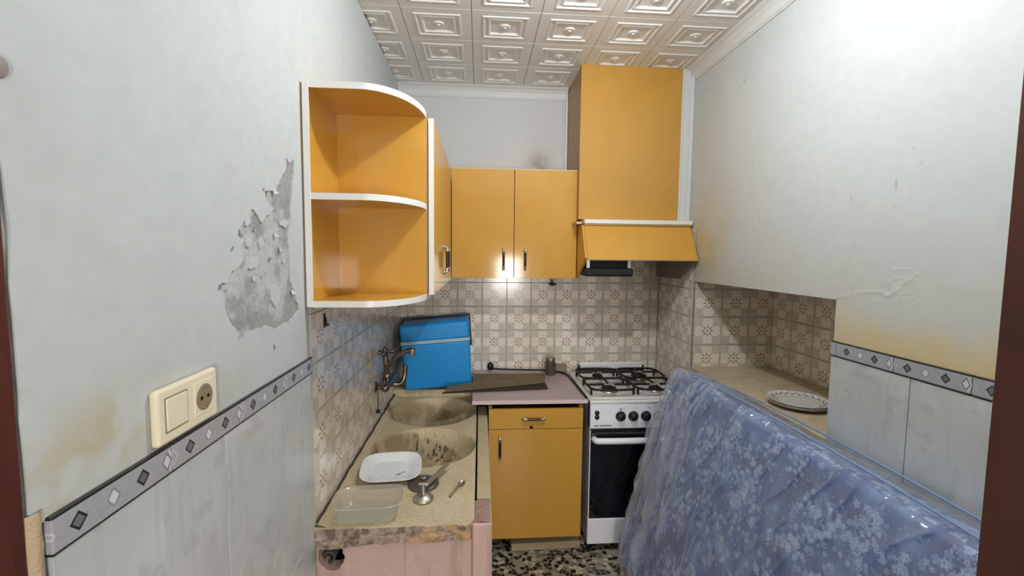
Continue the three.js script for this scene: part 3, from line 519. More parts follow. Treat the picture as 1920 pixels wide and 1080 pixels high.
// ---------------------------------------------------------------- stone sink with two bowls, pink wall beneath
const SX0 = -0.506, SX1 = -0.014, SZ0 = -2.64, SZ1 = -1.35, SY = 0.76;
const BOWLS = [[-0.235, -1.94, 0.212, 0.192, 0.145], [-0.245, -2.385, 0.218, 0.215, 0.14]];
const stoneMap = tex(768, 1536, (u, v) => {
  const x = SX0 + u * (SX1 - SX0), z = SZ1 - v * (SZ1 - SZ0), n = fbm(x * 14, z * 14, 241, 5), g = noise(x * 520, z * 520, 242), g2 = noise(x * 330, z * 330, 243), d = sm(0.8, 0.95, noise(x * 260, z * 260, 244));
  let c = mix([0.75, 0.68, 0.54], [0.84, 0.77, 0.64], n); c = mix(c, [0.88, 0.86, 0.78], 0.4 * sm(0.55, 0.9, g)); const flat = BOWLS.every(([bx, bz, rx, rz]) => Math.hypot((x - bx) / rx, (z - bz) / rz) > 1) ? 1 : 0.4; c = mix(c, [0.55, 0.5, 0.38], 0.4 * flat * sm(0.55, 0.95, g2)); c = mix(c, [0.42, 0.37, 0.28], 0.35 * flat * d);
  // brown scale inside the bowls and black mould at the far side of the near bowl
  BOWLS.forEach(([bx, bz, rx, rz], i) => {
    const r = Math.hypot((x - bx) / rx, (z - bz) / rz), in_ = sm(1.0, 0.93, r);
    c = mix(c, [0.6, 0.52, 0.38], in_ * (0.35 + 0.55 * sm(0.35, 0.65, fbm(x * 24, z * 24, 247 + i, 5))));
    if (i === 0) { const ring = sm(0.62, 0.75, r) * sm(1.0, 0.93, r), far = sm(0.05, 0.14, bz - z) * sm(-0.12, 0.0, x - bx + 0.03); c = mix(c, [0.24, 0.19, 0.13], clamp(ring * far * sm(0.16, 0.06, Math.abs(x - bx - 0.04)) * sm(0.46, 0.66, fbm(x * 75, z * 80, 249, 4)) * (0.35 + 0.65 * sm(0.4, 0.6, noise(x * 160, z * 160, 251))))); c = mix(c, [0.3, 0.24, 0.17], 0.7 * ring * sm(0.0, -0.12, x - bx) * sm(0.6, 0.7, fbm(x * 22, z * 22, 250, 3))); }
  });
  return c;
});
{
  const t = thing('stone_sink', 'worn cream stone sink slab with two round bowls along the left wall', 'sink', [-0.26, 0.71, -2.0]);
  const lo = (g) => g.translate(0.26, -0.71, 2.0);
  const stone = std({ map: stoneMap, roughness: 0.62, bumpMap: plasterBump, bumpScale: 0.002 });
  const uvS = (p) => [(p.x + 0.26 - SX0) / (SX1 - SX0), (SZ1 - (p.z - 2.0)) / (SZ1 - SZ0)];
  const yAt = (x, z) => {
    let y = SY + (fbm(x * 30, z * 30, 252, 3) - 0.5) * 0.0025;
    for (const [bx, bz, rx, rz, d] of BOWLS) { const r = Math.hypot((x - bx) / rx, (z - bz) / rz); if (r < 1.03) y -= d * Math.pow(1 - Math.pow(clamp(r / 1.03), 4.5), 0.8); }
    return y;
  };
  // front right corner is chipped away; front edge runs ragged
  const front = (x) => SZ1 + 0.005 * (noise(x * 26, 3, 253) - 0.5) + 0.003 * (noise(x * 90, 4, 254) - 0.5) - 0.05 * sm(-0.035, -0.005, x) * sm(0, 1, 0.8);
  mesh('slab', uvBy(lo(grid(150, 330, (u, v) => { const x = SX0 + u * (SX1 - SX0), f = front(x), z = f - v * (f - SZ0); return [x, yAt(x, z), z]; })), uvS), stone, t);
  const edgeMap = tex(512, 128, (u, v) => { const n = fbm(u * 50, v * 5, 256, 5), p = sm(0.5, 0.62, fbm(u * 26, v * 2.4, 257, 5)), o = sm(0.45, 0.7, u) * sm(0.3, 0.7, fbm(u * 20, v * 2.5, 258, 4)); return mix(mix(mix([0.54, 0.45, 0.39], [0.8, 0.73, 0.67], n), [0.38, 0.31, 0.27], 0.6 * p), [0.83, 0.66, 0.45], o * 0.8); });
  mesh('broken_front_edge', lo(grid(120, 12, (u, v) => { const x = SX0 + u * (SX1 - SX0), y = 0.706 + 0.007 * (noise(x * 40, 2, 259) - 0.5) - 0.012 * sm(-0.3, -0.44, x) + v * (SY - 0.708) , k = Math.sin(Math.PI * v); return [x, v > 0.95 ? yAt(x, front(x)) : y, front(x) + (v > 0.95 ? 0 : 0.012 * k * (fbm(x * 30, v * 5, 261, 3) - 0.4) - 0.008 * (1 - v) * noise(x * 12, v * 3, 262))]; })), std({ map: edgeMap, roughness: 0.95, bumpMap: edgeMap, bumpScale: 0.006 }), t).userData.label = 'chipped front edge with old mortar';
  mesh('underside', lo(merge([box(SX0, SX1, 0.7, 0.712, -1.64, SZ1 - 0.05), box(SX1 - 0.004, SX1, 0.7, SY - 0.003, SZ0, SZ1 - 0.055)])), M.grout, t);
  for (const [bx, bz, , , d] of BOWLS) mesh('drain', lo(lathe([[0.0001, 0.002], [0.014, 0.002], [0.018, 0.005], [0.027, 0.004], [0.03, 0.001]], 24).translate(bx, SY - d + 0.001, bz)), M.oldChrome, t);
  // mortar fillet along the wall, and the raised back ledge that carries the cool box
  mesh('mortar_fillet', uvBy(lo(grid(4, 120, (u, v) => { const z = SZ1 - 0.01 - v * (SZ1 - 0.01 - SZ0), w = 0.03 + 0.012 * noise(2, z * 22, 264); return [XL + TT + u * w, SY + 0.001 + (1 - u) * 0.012 + 0.004 * (noise(u * 3, z * 40, 265) - 0.5) * (1 - u), z]; })), uvS), stone, t);
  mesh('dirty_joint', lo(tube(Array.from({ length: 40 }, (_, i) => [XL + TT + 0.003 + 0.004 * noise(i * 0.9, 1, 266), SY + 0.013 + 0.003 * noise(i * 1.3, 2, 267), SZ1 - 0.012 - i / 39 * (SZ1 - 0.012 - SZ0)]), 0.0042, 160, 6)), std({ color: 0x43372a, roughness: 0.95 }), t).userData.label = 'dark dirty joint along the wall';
  mesh('back_ledge', uvBy(lo(rbox(SX0, SX1 - 0.026, 0.69, 0.8, -2.892, SZ0 + 0.004, 0.006)), uvS), stone, t);
}
{
  const m = std({ map: tex(256, 512, (u, v) => { const n = fbm(u * 5, v * 16, 271, 5), g = noise(u * 120, v * 240, 272); return mix(mix([0.74, 0.68, 0.52], [0.84, 0.78, 0.64], n), [0.5, 0.44, 0.32], 0.35 * g); }), roughness: 0.7, bumpMap: plasterBump, bumpScale: 0.002 });
  const e = mesh('stone_edging', uvBy(rbox(-0.025, 0.025, 0, 0.05, -0.47, 0.47, 0.003), (p) => [p.x * 10 + p.y * 5, p.z]), m);
  tag(e, 'narrow cream stone strip along the right side of the sink slab', 'edging'); e.position.set(0.018, 0.709, -1.977);
}
{
  const pinkMap = tex(512, 512, (u, v) => { const n = fbm(u * 4, v * 6, 281, 5), s = fbm(u * 30, v * 4, 282, 4), g = fbm(u * 60, v * 60, 283, 3); return mix(mix([0.86, 0.73, 0.69], [0.82, 0.69, 0.65], n), [0.66, 0.56, 0.5], 0.45 * sm(0.5, 0.72, s) * sm(0.35, 0.6, n)).map((q) => q + (g - 0.5) * 0.03); });
  const pinkPaint = std({ map: pinkMap, roughness: 0.8, bumpMap: plasterBump, bumpScale: 0.003 });
  const t = thing('masonry_plinth', 'low pink-painted masonry plinth under the sink with a broken hole at its left', 'plinth', [-0.23, 0, -1.45]);
  const lo = (g) => g.translate(0.23, 0, 1.45), r = rng(44);
  const hole = []; for (let i = 0; i < 26; i++) { const a = i / 26 * 6.283; hole.push([-0.462 + 0.04 * Math.cos(a) * (0.9 + 0.2 * r()), 0.655 + 0.046 * Math.sin(a) * (0.85 + 0.3 * r())]); }
  const sh = new THREE.Shape([[XL + 0.003, 0], [-0.022, 0], [-0.022, 0.699], [XL + 0.003, 0.699]].map((p) => new THREE.Vector2(...p))); sh.holes.push(new THREE.Path(hole.map((p) => new THREE.Vector2(...p))));
  mesh('front', metric(lo(new THREE.ExtrudeGeometry(sh, { depth: 0.05, bevelEnabled: false }).translate(0, 0, -1.425))), pinkPaint, t);
  mesh('pier', metric(lo(merge([rbox(-0.021, 0.043, 0, 0.752, -1.502, -1.362, 0.006, 2)]))), pinkPaint, t);
  mesh('broken_top', lo(grid(8, 16, (u, v) => { const x = -0.018 + u * 0.056, z = -1.372 - v * 0.128; return [x, 0.752 + 0.008 * noise(x * 90, z * 90, 285) * Math.sin(Math.PI * u), z]; })), std({ color: 0x9d7f74, roughness: 0.95 }), t);
  mesh('side', metric(lo(box(-0.004, 0.043, 0, 0.7, -2.45, -1.502))), pinkPaint, t);
  mesh('void', lo(box(XL + 0.006, -0.38, 0.56, 0.69, -1.6, -1.59)), M.grout, t);
}
{
  const t = thing('waste_pipe', 'grey waste pipe end in the broken hole under the sink', 'pipe', [-0.478, 0.635, -1.42]);
  mesh('pipe', lathe([[0.016, 0.02], [0.021, 0.02], [0.021, -0.15], [0.016, -0.15], [0.016, 0.02]], 24).rotateX(Math.PI / 2), std({ color: 0x6f6a66, roughness: 0.6 }), t);
}

// ---------------------------------------------------------------- tap on the left wall
{
  const t = thing('wall_tap', 'old tarnished wall tap with a raised swivel spout above the sink', 'tap', [-0.46, 0.955, -2.25]);
  const lo = (g) => g.translate(0.46, -0.955, 2.25), m = M.oldChrome;
  for (const z of [-2.18, -2.35]) mesh('wall_flange', lo(merge([lathe([[0.0001, 0.012], [0.016, 0.011], [0.026, 0.004], [0.027, 0]], 24).rotateZ(-Math.PI / 2).translate(XL + TT, 0.955, z), rod([XL + TT, 0.955, z], [-0.455, 0.955, z], 0.011)])), m, t);
  mesh('body', lo(merge([tube([[-0.455, 0.955, -2.165], [-0.452, 0.953, -2.22], [-0.448, 0.955, -2.3], [-0.452, 0.957, -2.365]], 0.018, 24, 14), ball(-0.455, 0.955, -2.165, 0.021), ball(-0.452, 0.957, -2.365, 0.021)])), m, t);
  mesh('lower_bend', lo(tube([[-0.448, 0.95, -2.27], [-0.425, 0.938, -2.275], [-0.398, 0.945, -2.285], [-0.384, 0.975, -2.295], [-0.38, 1.03, -2.3]], 0.0125, 40, 12)), m, t);
  mesh('stem', lo(merge([rod([-0.46, 0.965, -2.25], [-0.47, 1.095, -2.25], 0.0145), lathe([[0.02, 0], [0.021, 0.012], [0.016, 0.02]], 18).translate(-0.462, 0.985, -2.25)])), m, t);
  const h = mesh('cross_handle', lo(merge([ball(-0.472, 1.112, -2.25, 0.017), rod([-0.503, 1.11, -2.25], [-0.436, 1.116, -2.25], 0.0075), rod([-0.47, 1.112, -2.287], [-0.47, 1.112, -2.213], 0.0075), ball(-0.502, 1.11, -2.25, 0.011), ball(-0.437, 1.116, -2.25, 0.011), ball(-0.47, 1.112, -2.287, 0.011), ball(-0.47, 1.112, -2.213, 0.011)])), m, t);
  mesh('cap', lo(lathe([[0.0001, 0.02], [0.009, 0.018], [0.012, 0.01], [0.012, 0]], 16).translate(-0.472, 1.116, -2.25)), m, h);
  const sp = mesh('spout', lo(tube([[-0.466, 0.99, -2.245], [-0.46, 1.035, -2.24], [-0.435, 1.07, -2.235], [-0.395, 1.102, -2.23], [-0.352, 1.126, -2.225], [-0.334, 1.126, -2.222], [-0.331, 1.112, -2.222]], 0.0125, 60, 14)), m, t);
  mesh('nozzle', lo(lathe([[0.0155, 0.02], [0.0165, 0.004], [0.015, -0.014], [0.0115, -0.014]], 20).translate(-0.331, 1.113, -2.222)), M.chrome, sp);
  const links = []; for (let i = 0; i < 26; i++) links.push(new THREE.TorusGeometry(0.0032, 0.0009, 5, 8).rotateY(i % 2 ? Math.PI / 2 : 0).translate(-0.487, 0.945 - i * 0.0036, -2.155));
  const c = mesh('plug_chain', lo(merge(links)), m, t); mesh('plug', lo(lathe([[0.0001, 0.012], [0.006, 0.01], [0.011, 0], [0.009, -0.008], [0.0001, -0.008]], 16).translate(-0.487, 0.843, -2.155)), M.blackMatt, c);
}

// ---------------------------------------------------------------- blue cool box, tilted on the ledge and the worktop edge
{
  const t = thing('cool_box', 'blue cool box with a pale seam, standing crooked in the corner behind the sink', 'cool box', [-0.434, 0.802, -2.6]);
  const blue = phys({ color: 0x0090dc, roughness: 0.4, bumpMap: plasterBump, bumpScale: 0.0008, clearcoat: 0.1, clearcoatRoughness: 0.3 });
  const W = 0.396, H = 0.39, D = 0.255, taper = (g, k) => { const p = g.attributes.position; for (let i = 0; i < p.count; i++) { const f = 1 + k * (p.getY(i) / H - 0.5); p.setX(i, W / 2 + (p.getX(i) - W / 2) * f); p.setZ(i, -D / 2 + (p.getZ(i) + D / 2) * f); } g.computeVertexNormals(); return g; };
  mesh('body', taper(new RoundedBoxGeometry(W, 0.272, D, 5, 0.014).translate(W / 2, 0.136, -D / 2), 0.06), blue, t);
  const lid = mesh('lid', taper(new RoundedBoxGeometry(W + 0.004, 0.108, D + 0.004, 5, 0.02).translate(W / 2, 0.284 + 0.05, -D / 2), 0.02), blue, t);
  mesh('top_recess', new RoundedBoxGeometry(W * 0.8, 0.006, D * 0.72, 2, 0.002).translate(W / 2, 0.389, -D / 2), phys({ color: 0x0a6fa8, roughness: 0.4 }), lid);
  for (const y of [0.2735, 0.284]) mesh('seam_band', new RoundedBoxGeometry(W + 0.006, 0.006, D + 0.006, 2, 0.0025).translate(W / 2, y, -D / 2), phys({ color: 0xd6dcdc, roughness: 0.4 }), t);
  mesh('seam', new RoundedBoxGeometry(W + 0.002, 0.006, D + 0.002, 1, 0.002).translate(W / 2, 0.2788, -D / 2), phys({ color: 0x8fa5ae, roughness: 0.5 }), t);
  const h = mesh('carry_handle', merge([rbox(-0.012, W + 0.012, 0.392, 0.402, -D + 0.03, -D + 0.062, 0.004), rbox(-0.013, -0.004, 0.24, 0.402, -D + 0.03, -D + 0.07, 0.003), rbox(W + 0.004, W + 0.013, 0.24, 0.402, -D + 0.03, -D + 0.07, 0.003)]), M.black, t);
  h.userData.label = 'black carrying handle';
  for (const x of [-0.007, W + 0.007]) mesh('pivot', rbox(x - 0.006, x + 0.006, 0.23, 0.31, -0.11, -0.05, 0.004), M.black, t);
  t.rotation.set(0, 0.03, 0.072);
}
// boards lying on the worktop
{
  const ply = std({ map: tex(256, 256, (u, v) => { const n = fbm(u * 4, v * 24, 291, 4), b = fbm(u * 8, v * 8, 292, 4); return mix(mix([0.42, 0.35, 0.25], [0.52, 0.45, 0.33], n), [0.36, 0.29, 0.2], 0.4 * sm(0.5, 0.7, b)); }), roughness: 0.75 });
  const low = mesh('dark_board', metric(alongY([[-0.2, 0.187], [0.385, 0.13], [0.385, -0.1], [-0.03, -0.1], [-0.035, 0.05]], 0, 0.008), 2), std({ color: 0x2c2118, roughness: 0.7 }));
  tag(low, 'thin dark board lying lowest on the pink worktop, sticking out over the sink', 'board'); low.position.set(0, 0.8505, -2.58);
  const up = mesh('plywood_sheet', metric(alongY([[-0.19, 0.19], [0.383, 0.035], [0.41, -0.16], [-0.03, -0.165], [-0.03, 0.02], [-0.172, 0.09]], 0, 0.004), 2), ply);
  tag(up, 'thin brown plywood sheet on top of the dark board, beside the blue cool box', 'board'); up.position.set(0, 0.8595, -2.58);
}
{
  const t = thing('glass_jar', 'small brown-stained glass jar on the worktop against the flowered tiles', 'jar', [0.447, 0.85, -2.76]);
  mesh('glass', lathe([[0.0001, 0.0], [0.03, 0], [0.034, 0.006], [0.034, 0.075], [0.029, 0.088], [0.027, 0.092], [0.027, 0.1], [0.025, 0.1], [0.025, 0.09], [0.031, 0.075], [0.031, 0.008], [0.0001, 0.005]], 32), phys({ color: 0x9a8f74, transmission: 0.75, thickness: 0, roughness: 0.12, ior: 1.45 }), t);
  mesh('contents', lathe([[0.0001, 0.006], [0.0305, 0.008], [0.0305, 0.046], [0.0001, 0.05]], 28), std({ color: 0x2e2013, roughness: 0.8 }), t);
  mesh('lid', lathe([[0.0295, 0.092], [0.0305, 0.094], [0.0305, 0.107], [0.027, 0.11], [0.0001, 0.108]], 28), std({ color: 0x9a8d72, roughness: 0.4, metalness: 0.7 }), t);
}
tag(mesh('wood_block', metric(rbox(-0.04, 0.04, 0, 0.048, -0.018, 0.018, 0.005), 3), std({ color: 0x8f7c68, roughness: 0.8 })), 'small brown block between the jar and the cooker', 'block').position.set(0.525, 0.85, -2.83);
{
  const t = thing('gas_hose', 'black hose with a bulb-shaped end trailing across the worktop back to the cooker', 'hose', [0.3, 0.85, -2.8]);
  const lo = (g) => g.translate(-0.3, -0.85, 2.8);
  mesh('hose', lo(tube([[0.075, 0.874, -2.825], [0.16, 0.872, -2.815], [0.3, 0.871, -2.8], [0.4, 0.866, -2.81], [0.46, 0.857, -2.815], [0.51, 0.857, -2.79], [0.545, 0.857, -2.74], [0.556, 0.857, -2.6], [0.562, 0.857, -2.4], [0.566, 0.856, -2.28]], 0.0055, 90, 8)), M.blackMatt, t);
  mesh('end_plug', lo(lathe([[0.0001, 0.052], [0.012, 0.048], [0.019, 0.034], [0.021, 0.016], [0.016, 0.003], [0.0001, 0]], 20).translate(0.07, 0.864, -2.828)), M.black, t);
}
{
  const t = thing('gas_valve', 'small brass gas tap on the tiles under the yellow wall cupboard', 'valve', [0.468, 1.417, ZB + TT]);
  mesh('body', merge([rod([0, 0, 0], [0, 0, 0.03], 0.011), ball(0, 0, 0.03, 0.014), rod([0, 0.03, 0.03], [0, 0, 0.03], 0.008)]), std({ color: 0x77674a, roughness: 0.4, metalness: 0.8 }), t);
  mesh('lever', rbox(-0.024, 0.024, -0.005, 0.005, 0.042, 0.047, 0.002), M.blackMatt, t);
}
{
  const t = thing('wall_hook', 'small dark metal hook on the tiles below the open shelf', 'hook', [XL + TT, 1.388, -1.483]);
  mesh('plate', rbox(0, 0.003, -0.024, 0.022, -0.006, 0.006, 0.001), M.iron, t);
  mesh('hook', tube([[0.003, 0.012, 0], [0.006, 0, 0], [0.007, -0.014, 0], [0.011, -0.018, 0], [0.014, -0.012, 0]], 0.0025, 24, 7), M.iron, t);
}

// ---------------------------------------------------------------- things on the sink slab
function superDish(rings, n, pw, mat) {                                // rings: [half width, half depth, height]
  return grid(n, rings.length - 1, (u, v) => { const [a, b, y] = rings[Math.round(v * (rings.length - 1))], t = u * Math.PI * 2, c = Math.cos(t), s = Math.sin(t); return [a * Math.sign(c) * Math.abs(c) ** pw, y, -b * Math.sign(s) * Math.abs(s) ** pw]; });
}
{
  const t = thing('square_plate', 'white rounded-square plate with a small grey print, on the sink slab', 'plate', [-0.335, SY + 0.013, -1.69]);
  const rings = [[0.0005, 0.0005, 0.006], [0.06, 0.06, 0.006], [0.07, 0.07, 0.007], [0.082, 0.082, 0.014], [0.108, 0.108, 0.02], [0.113, 0.113, 0.022], [0.113, 0.113, 0.019], [0.106, 0.106, 0.016], [0.075, 0.075, 0.003], [0.06, 0.06, 0], [0.0005, 0.0005, 0]];
  const g = superDish(rings, 72, 0.55); g.attributes.position.needsUpdate = true; g.computeVertexNormals();
  const pm = canvasTex(512, 512, (c, w) => {
    c.fillStyle = '#f1f3f5'; c.fillRect(0, 0, w, w); c.fillStyle = '#54525c'; const r = rng(9);
    for (let i = 0; i < 16; i++) { c.save(); c.translate(300 + i * 5, 352 - i * 3); c.rotate(r() * 3); c.fillRect(-8, -2, 5 + r() * 22, 3 + r() * 3); c.restore(); }
    c.beginPath(); c.arc(180, 350, 5, 0, 7); c.fill();
  });
  mesh('dish', uvBy(g, (p) => [0.5 + p.x / 0.23, 0.5 - p.z / 0.23]), phys({ map: pm, roughness: 0.12, clearcoat: 0.5 }), t);
  t.rotation.set(0.03, 0.12, -0.02);
}
{
  const t = thing('plastic_tub', 'clear rectangular plastic food tub at the front edge of the sink slab', 'tub', [-0.355, SY + 0.002, -1.42]);
  const soft = phys({ color: 0xe4e2da, transmission: 0.72, thickness: 0, roughness: 0.18, ior: 1.45 });
  const R1 = [[0.0005, 0.0005, 0.002], [0.07, 0.045, 0.002], [0.086, 0.052, 0.002], [0.092, 0.056, 0.007], [0.097, 0.06, 0.03], [0.103, 0.064, 0.055], [0.106, 0.066, 0.062]];
  const wall = superDish(R1, 120, 0.42), p = wall.attributes.position;
  for (let i = 0; i < p.count; i++) if (p.getY(i) > 0.006 && p.getY(i) < 0.056 && p.getZ(i) > 0.03 && p.getX(i) > 0 && p.getX(i) < 0.08) p.setZ(i, p.getZ(i) + 0.0012 * Math.sin(p.getX(i) * 900));
  wall.computeVertexNormals(); mesh('wall', wall, soft, t);
  mesh('rim', superDish([[0.1055, 0.0655, 0.061], [0.109, 0.069, 0.063], [0.1115, 0.0715, 0.0625], [0.1115, 0.0715, 0.0585]], 120, 0.42), soft, t);
  t.rotation.y = 0.05;
}
{
  const t = thing('metal_dish', 'dull grey metal dish upside down beside the white square plate', 'dish', [-0.203, SY + 0.002, -1.605]);
  mesh('dome', lathe([[0.0001, 0.02], [0.02, 0.0195], [0.042, 0.015], [0.054, 0.008], [0.057, 0.001], [0.055, 0]], 40), std({ color: 0x77726a, roughness: 0.4, metalness: 0.8 }), t);
  mesh('knob', lathe([[0.006, 0.019], [0.006, 0.022], [0.011, 0.024], [0.01, 0.028], [0.0001, 0.029]], 20), M.steel, t);
}
{
  const t = thing('metal_masher', 'small metal masher with a domed foot and flat handle on the sink slab', 'masher', [-0.19, SY + 0.002, -1.502]);
  mesh('foot', lathe([[0.0001, 0.024], [0.01, 0.023], [0.024, 0.018], [0.034, 0.008], [0.035, 0.002], [0.031, 0], [0.0001, 0]], 32), M.steel, t);
  mesh('neck', rod([0, 0.02, 0], [-0.002, 0.056, -0.006], 0.0055), M.steel, t);
  mesh('crossbar', rbox(-0.018, 0.016, 0.05, 0.06, -0.014, 0.004, 0.004), M.steel, t);
  const a = V(0.004, 0.04, -0.018), b = V(0.068, 0.03, -0.198), g = new RoundedBoxGeometry(0.017, 0.008, a.distanceTo(b), 2, 0.0035); g.lookAt(b.clone().sub(a)); g.translate((a.x + b.x) / 2, (a.y + b.y) / 2, (a.z + b.z) / 2);
  mesh('handle', g, std({ color: 0xa89a8a, roughness: 0.45, metalness: 0.6 }), t);
}
{
  const t = thing('teaspoon', 'small metal teaspoon lying alone on the sink slab', 'spoon', [-0.078, SY + 0.002, -1.56]);
  const bowl = grid(20, 10, (u, v) => { const a = u * Math.PI * 2, r = v, x = 0.0125 * r * Math.cos(a), z = -0.019 * r * Math.sin(a); return [x, 0.002 + 0.006 * r * r, z - 0.036]; });
  mesh('bowl', merge([bowl]), M.steel, t);
  mesh('handle', tube([[0, 0.008, -0.018], [0, 0.011, -0.004], [0, 0.008, 0.02], [0, 0.003, 0.055]], 0.0028, 24, 8).scale(1.25, 1, 1), M.steel, t);
  t.rotation.y = -0.42;
}

// ---------------------------------------------------------------- plates in the niche
{
  const pm = canvasTex(512, 512, (c, w) => {
    c.fillStyle = '#e8e6e0'; c.fillRect(0, 0, w, w); c.translate(w / 2, w / 2);
    for (let i = 0; i < 22; i++) { c.save(); c.rotate(i / 22 * 6.2832); c.strokeStyle = '#77767c'; c.lineWidth = 6; c.beginPath(); c.ellipse(0, -205, 20, 14, 0, 0, 7); c.stroke(); c.fillStyle = '#5e5d64'; c.beginPath(); c.ellipse(24, -196, 8, 12, 0.5, 0, 7); c.fill(); c.fillRect(-4, -236, 9, 14); c.restore(); }
    c.strokeStyle = '#8a898e'; c.lineWidth = 5; c.beginPath(); c.arc(0, 0, 168, 0, 7); c.stroke();
  });
  const printed = phys({ map: pm, roughness: 0.15, clearcoat: 0.5 }), plain = phys({ color: 0xe4e1da, roughness: 0.2, clearcoat: 0.4 });
  const prof = [[0.0001, 0.004], [0.075, 0.004], [0.085, 0.008], [0.112, 0.016], [0.117, 0.018], [0.117, 0.016], [0.11, 0.012], [0.07, 0], [0.0001, 0]];
  const gp = uvBy(lathe(prof, 56), (p) => [0.5 + p.x / 0.236, 0.5 - p.z / 0.236]);
  const lab = ['plain white plate at the bottom of the stack on the niche sill', 'plain white plate in the middle of the stack on the niche sill', 'white plate with a grey flowered rim, topmost on the niche sill'];
  [[1.338, -1.752, 0], [1.333, -1.748, 0.0062], [1.337, -1.75, 0.0124]].forEach(([x, z, dy], i) => { const p = tag(mesh('dinner_plate', gp, i === 2 ? printed : plain), lab[i], 'plate', 'plates stacked in the niche'); p.position.set(x, SILL + 0.001 + dy, z); });
}

// ---------------------------------------------------------------- switch and socket on the left wall
{
  const ivory = phys({ color: 0xe6dcc0, roughness: 0.35, clearcoat: 0.2 }), t = thing('switch_socket', 'ivory double wall plate with a light switch and a power socket', 'switch', [XL + 0.004, 1.342, -0.808]);
  const lo = (g) => g.translate(-(XL + 0.004), -1.342, 0.808), x0 = XL + 0.004;
  const g = new RoundedBoxGeometry(0.014, 0.09, 0.158, 4, 0.006).translate(x0 + 0.007, 1.342, -0.808); mesh('frame', lo(g), ivory, t);
  t.position.y += 0.006; t.position.z += 0.022;
  mesh('rocker', lo(merge([rbox(x0 + 0.012, x0 + 0.0165, 1.317, 1.369, -0.797, -0.747, 0.002)])), ivory, t);
  mesh('rocker_gap', lo(rbox(x0 + 0.012, x0 + 0.0145, 1.314, 1.372, -0.8, -0.744, 0.001)), std({ color: 0x8d836c, roughness: 0.7 }), t);
  const s = mesh('socket', lo(rbox(x0 + 0.012, x0 + 0.0152, 1.313, 1.373, -0.872, -0.817, 0.002)), ivory, t);
  mesh('well', lo(lathe([[0.0235, 0.0005], [0.0215, 0.0012], [0.0205, 0.0008], [0.0001, 0.0008]], 36).rotateZ(-Math.PI / 2).translate(x0 + 0.015, 1.343, -0.8445)), std({ color: 0x8a7a5f, roughness: 0.5 }), s);
  for (const dz of [-0.0095, 0.0095]) mesh('pin_hole', lo(lathe([[0.0035, 0], [0.0035, 0.0012], [0.0001, 0.0012]], 14).rotateZ(-Math.PI / 2).translate(x0 + 0.0155, 1.343, -0.8445 + dz)), M.black, s);
  for (const dy of [-0.019, 0.019]) mesh('earth_clip', lo(rbox(x0 + 0.0155, x0 + 0.0175, 1.343 + dy - 0.002, 1.343 + dy + 0.002, -0.848, -0.841, 0.0005)), M.steel, s);
}

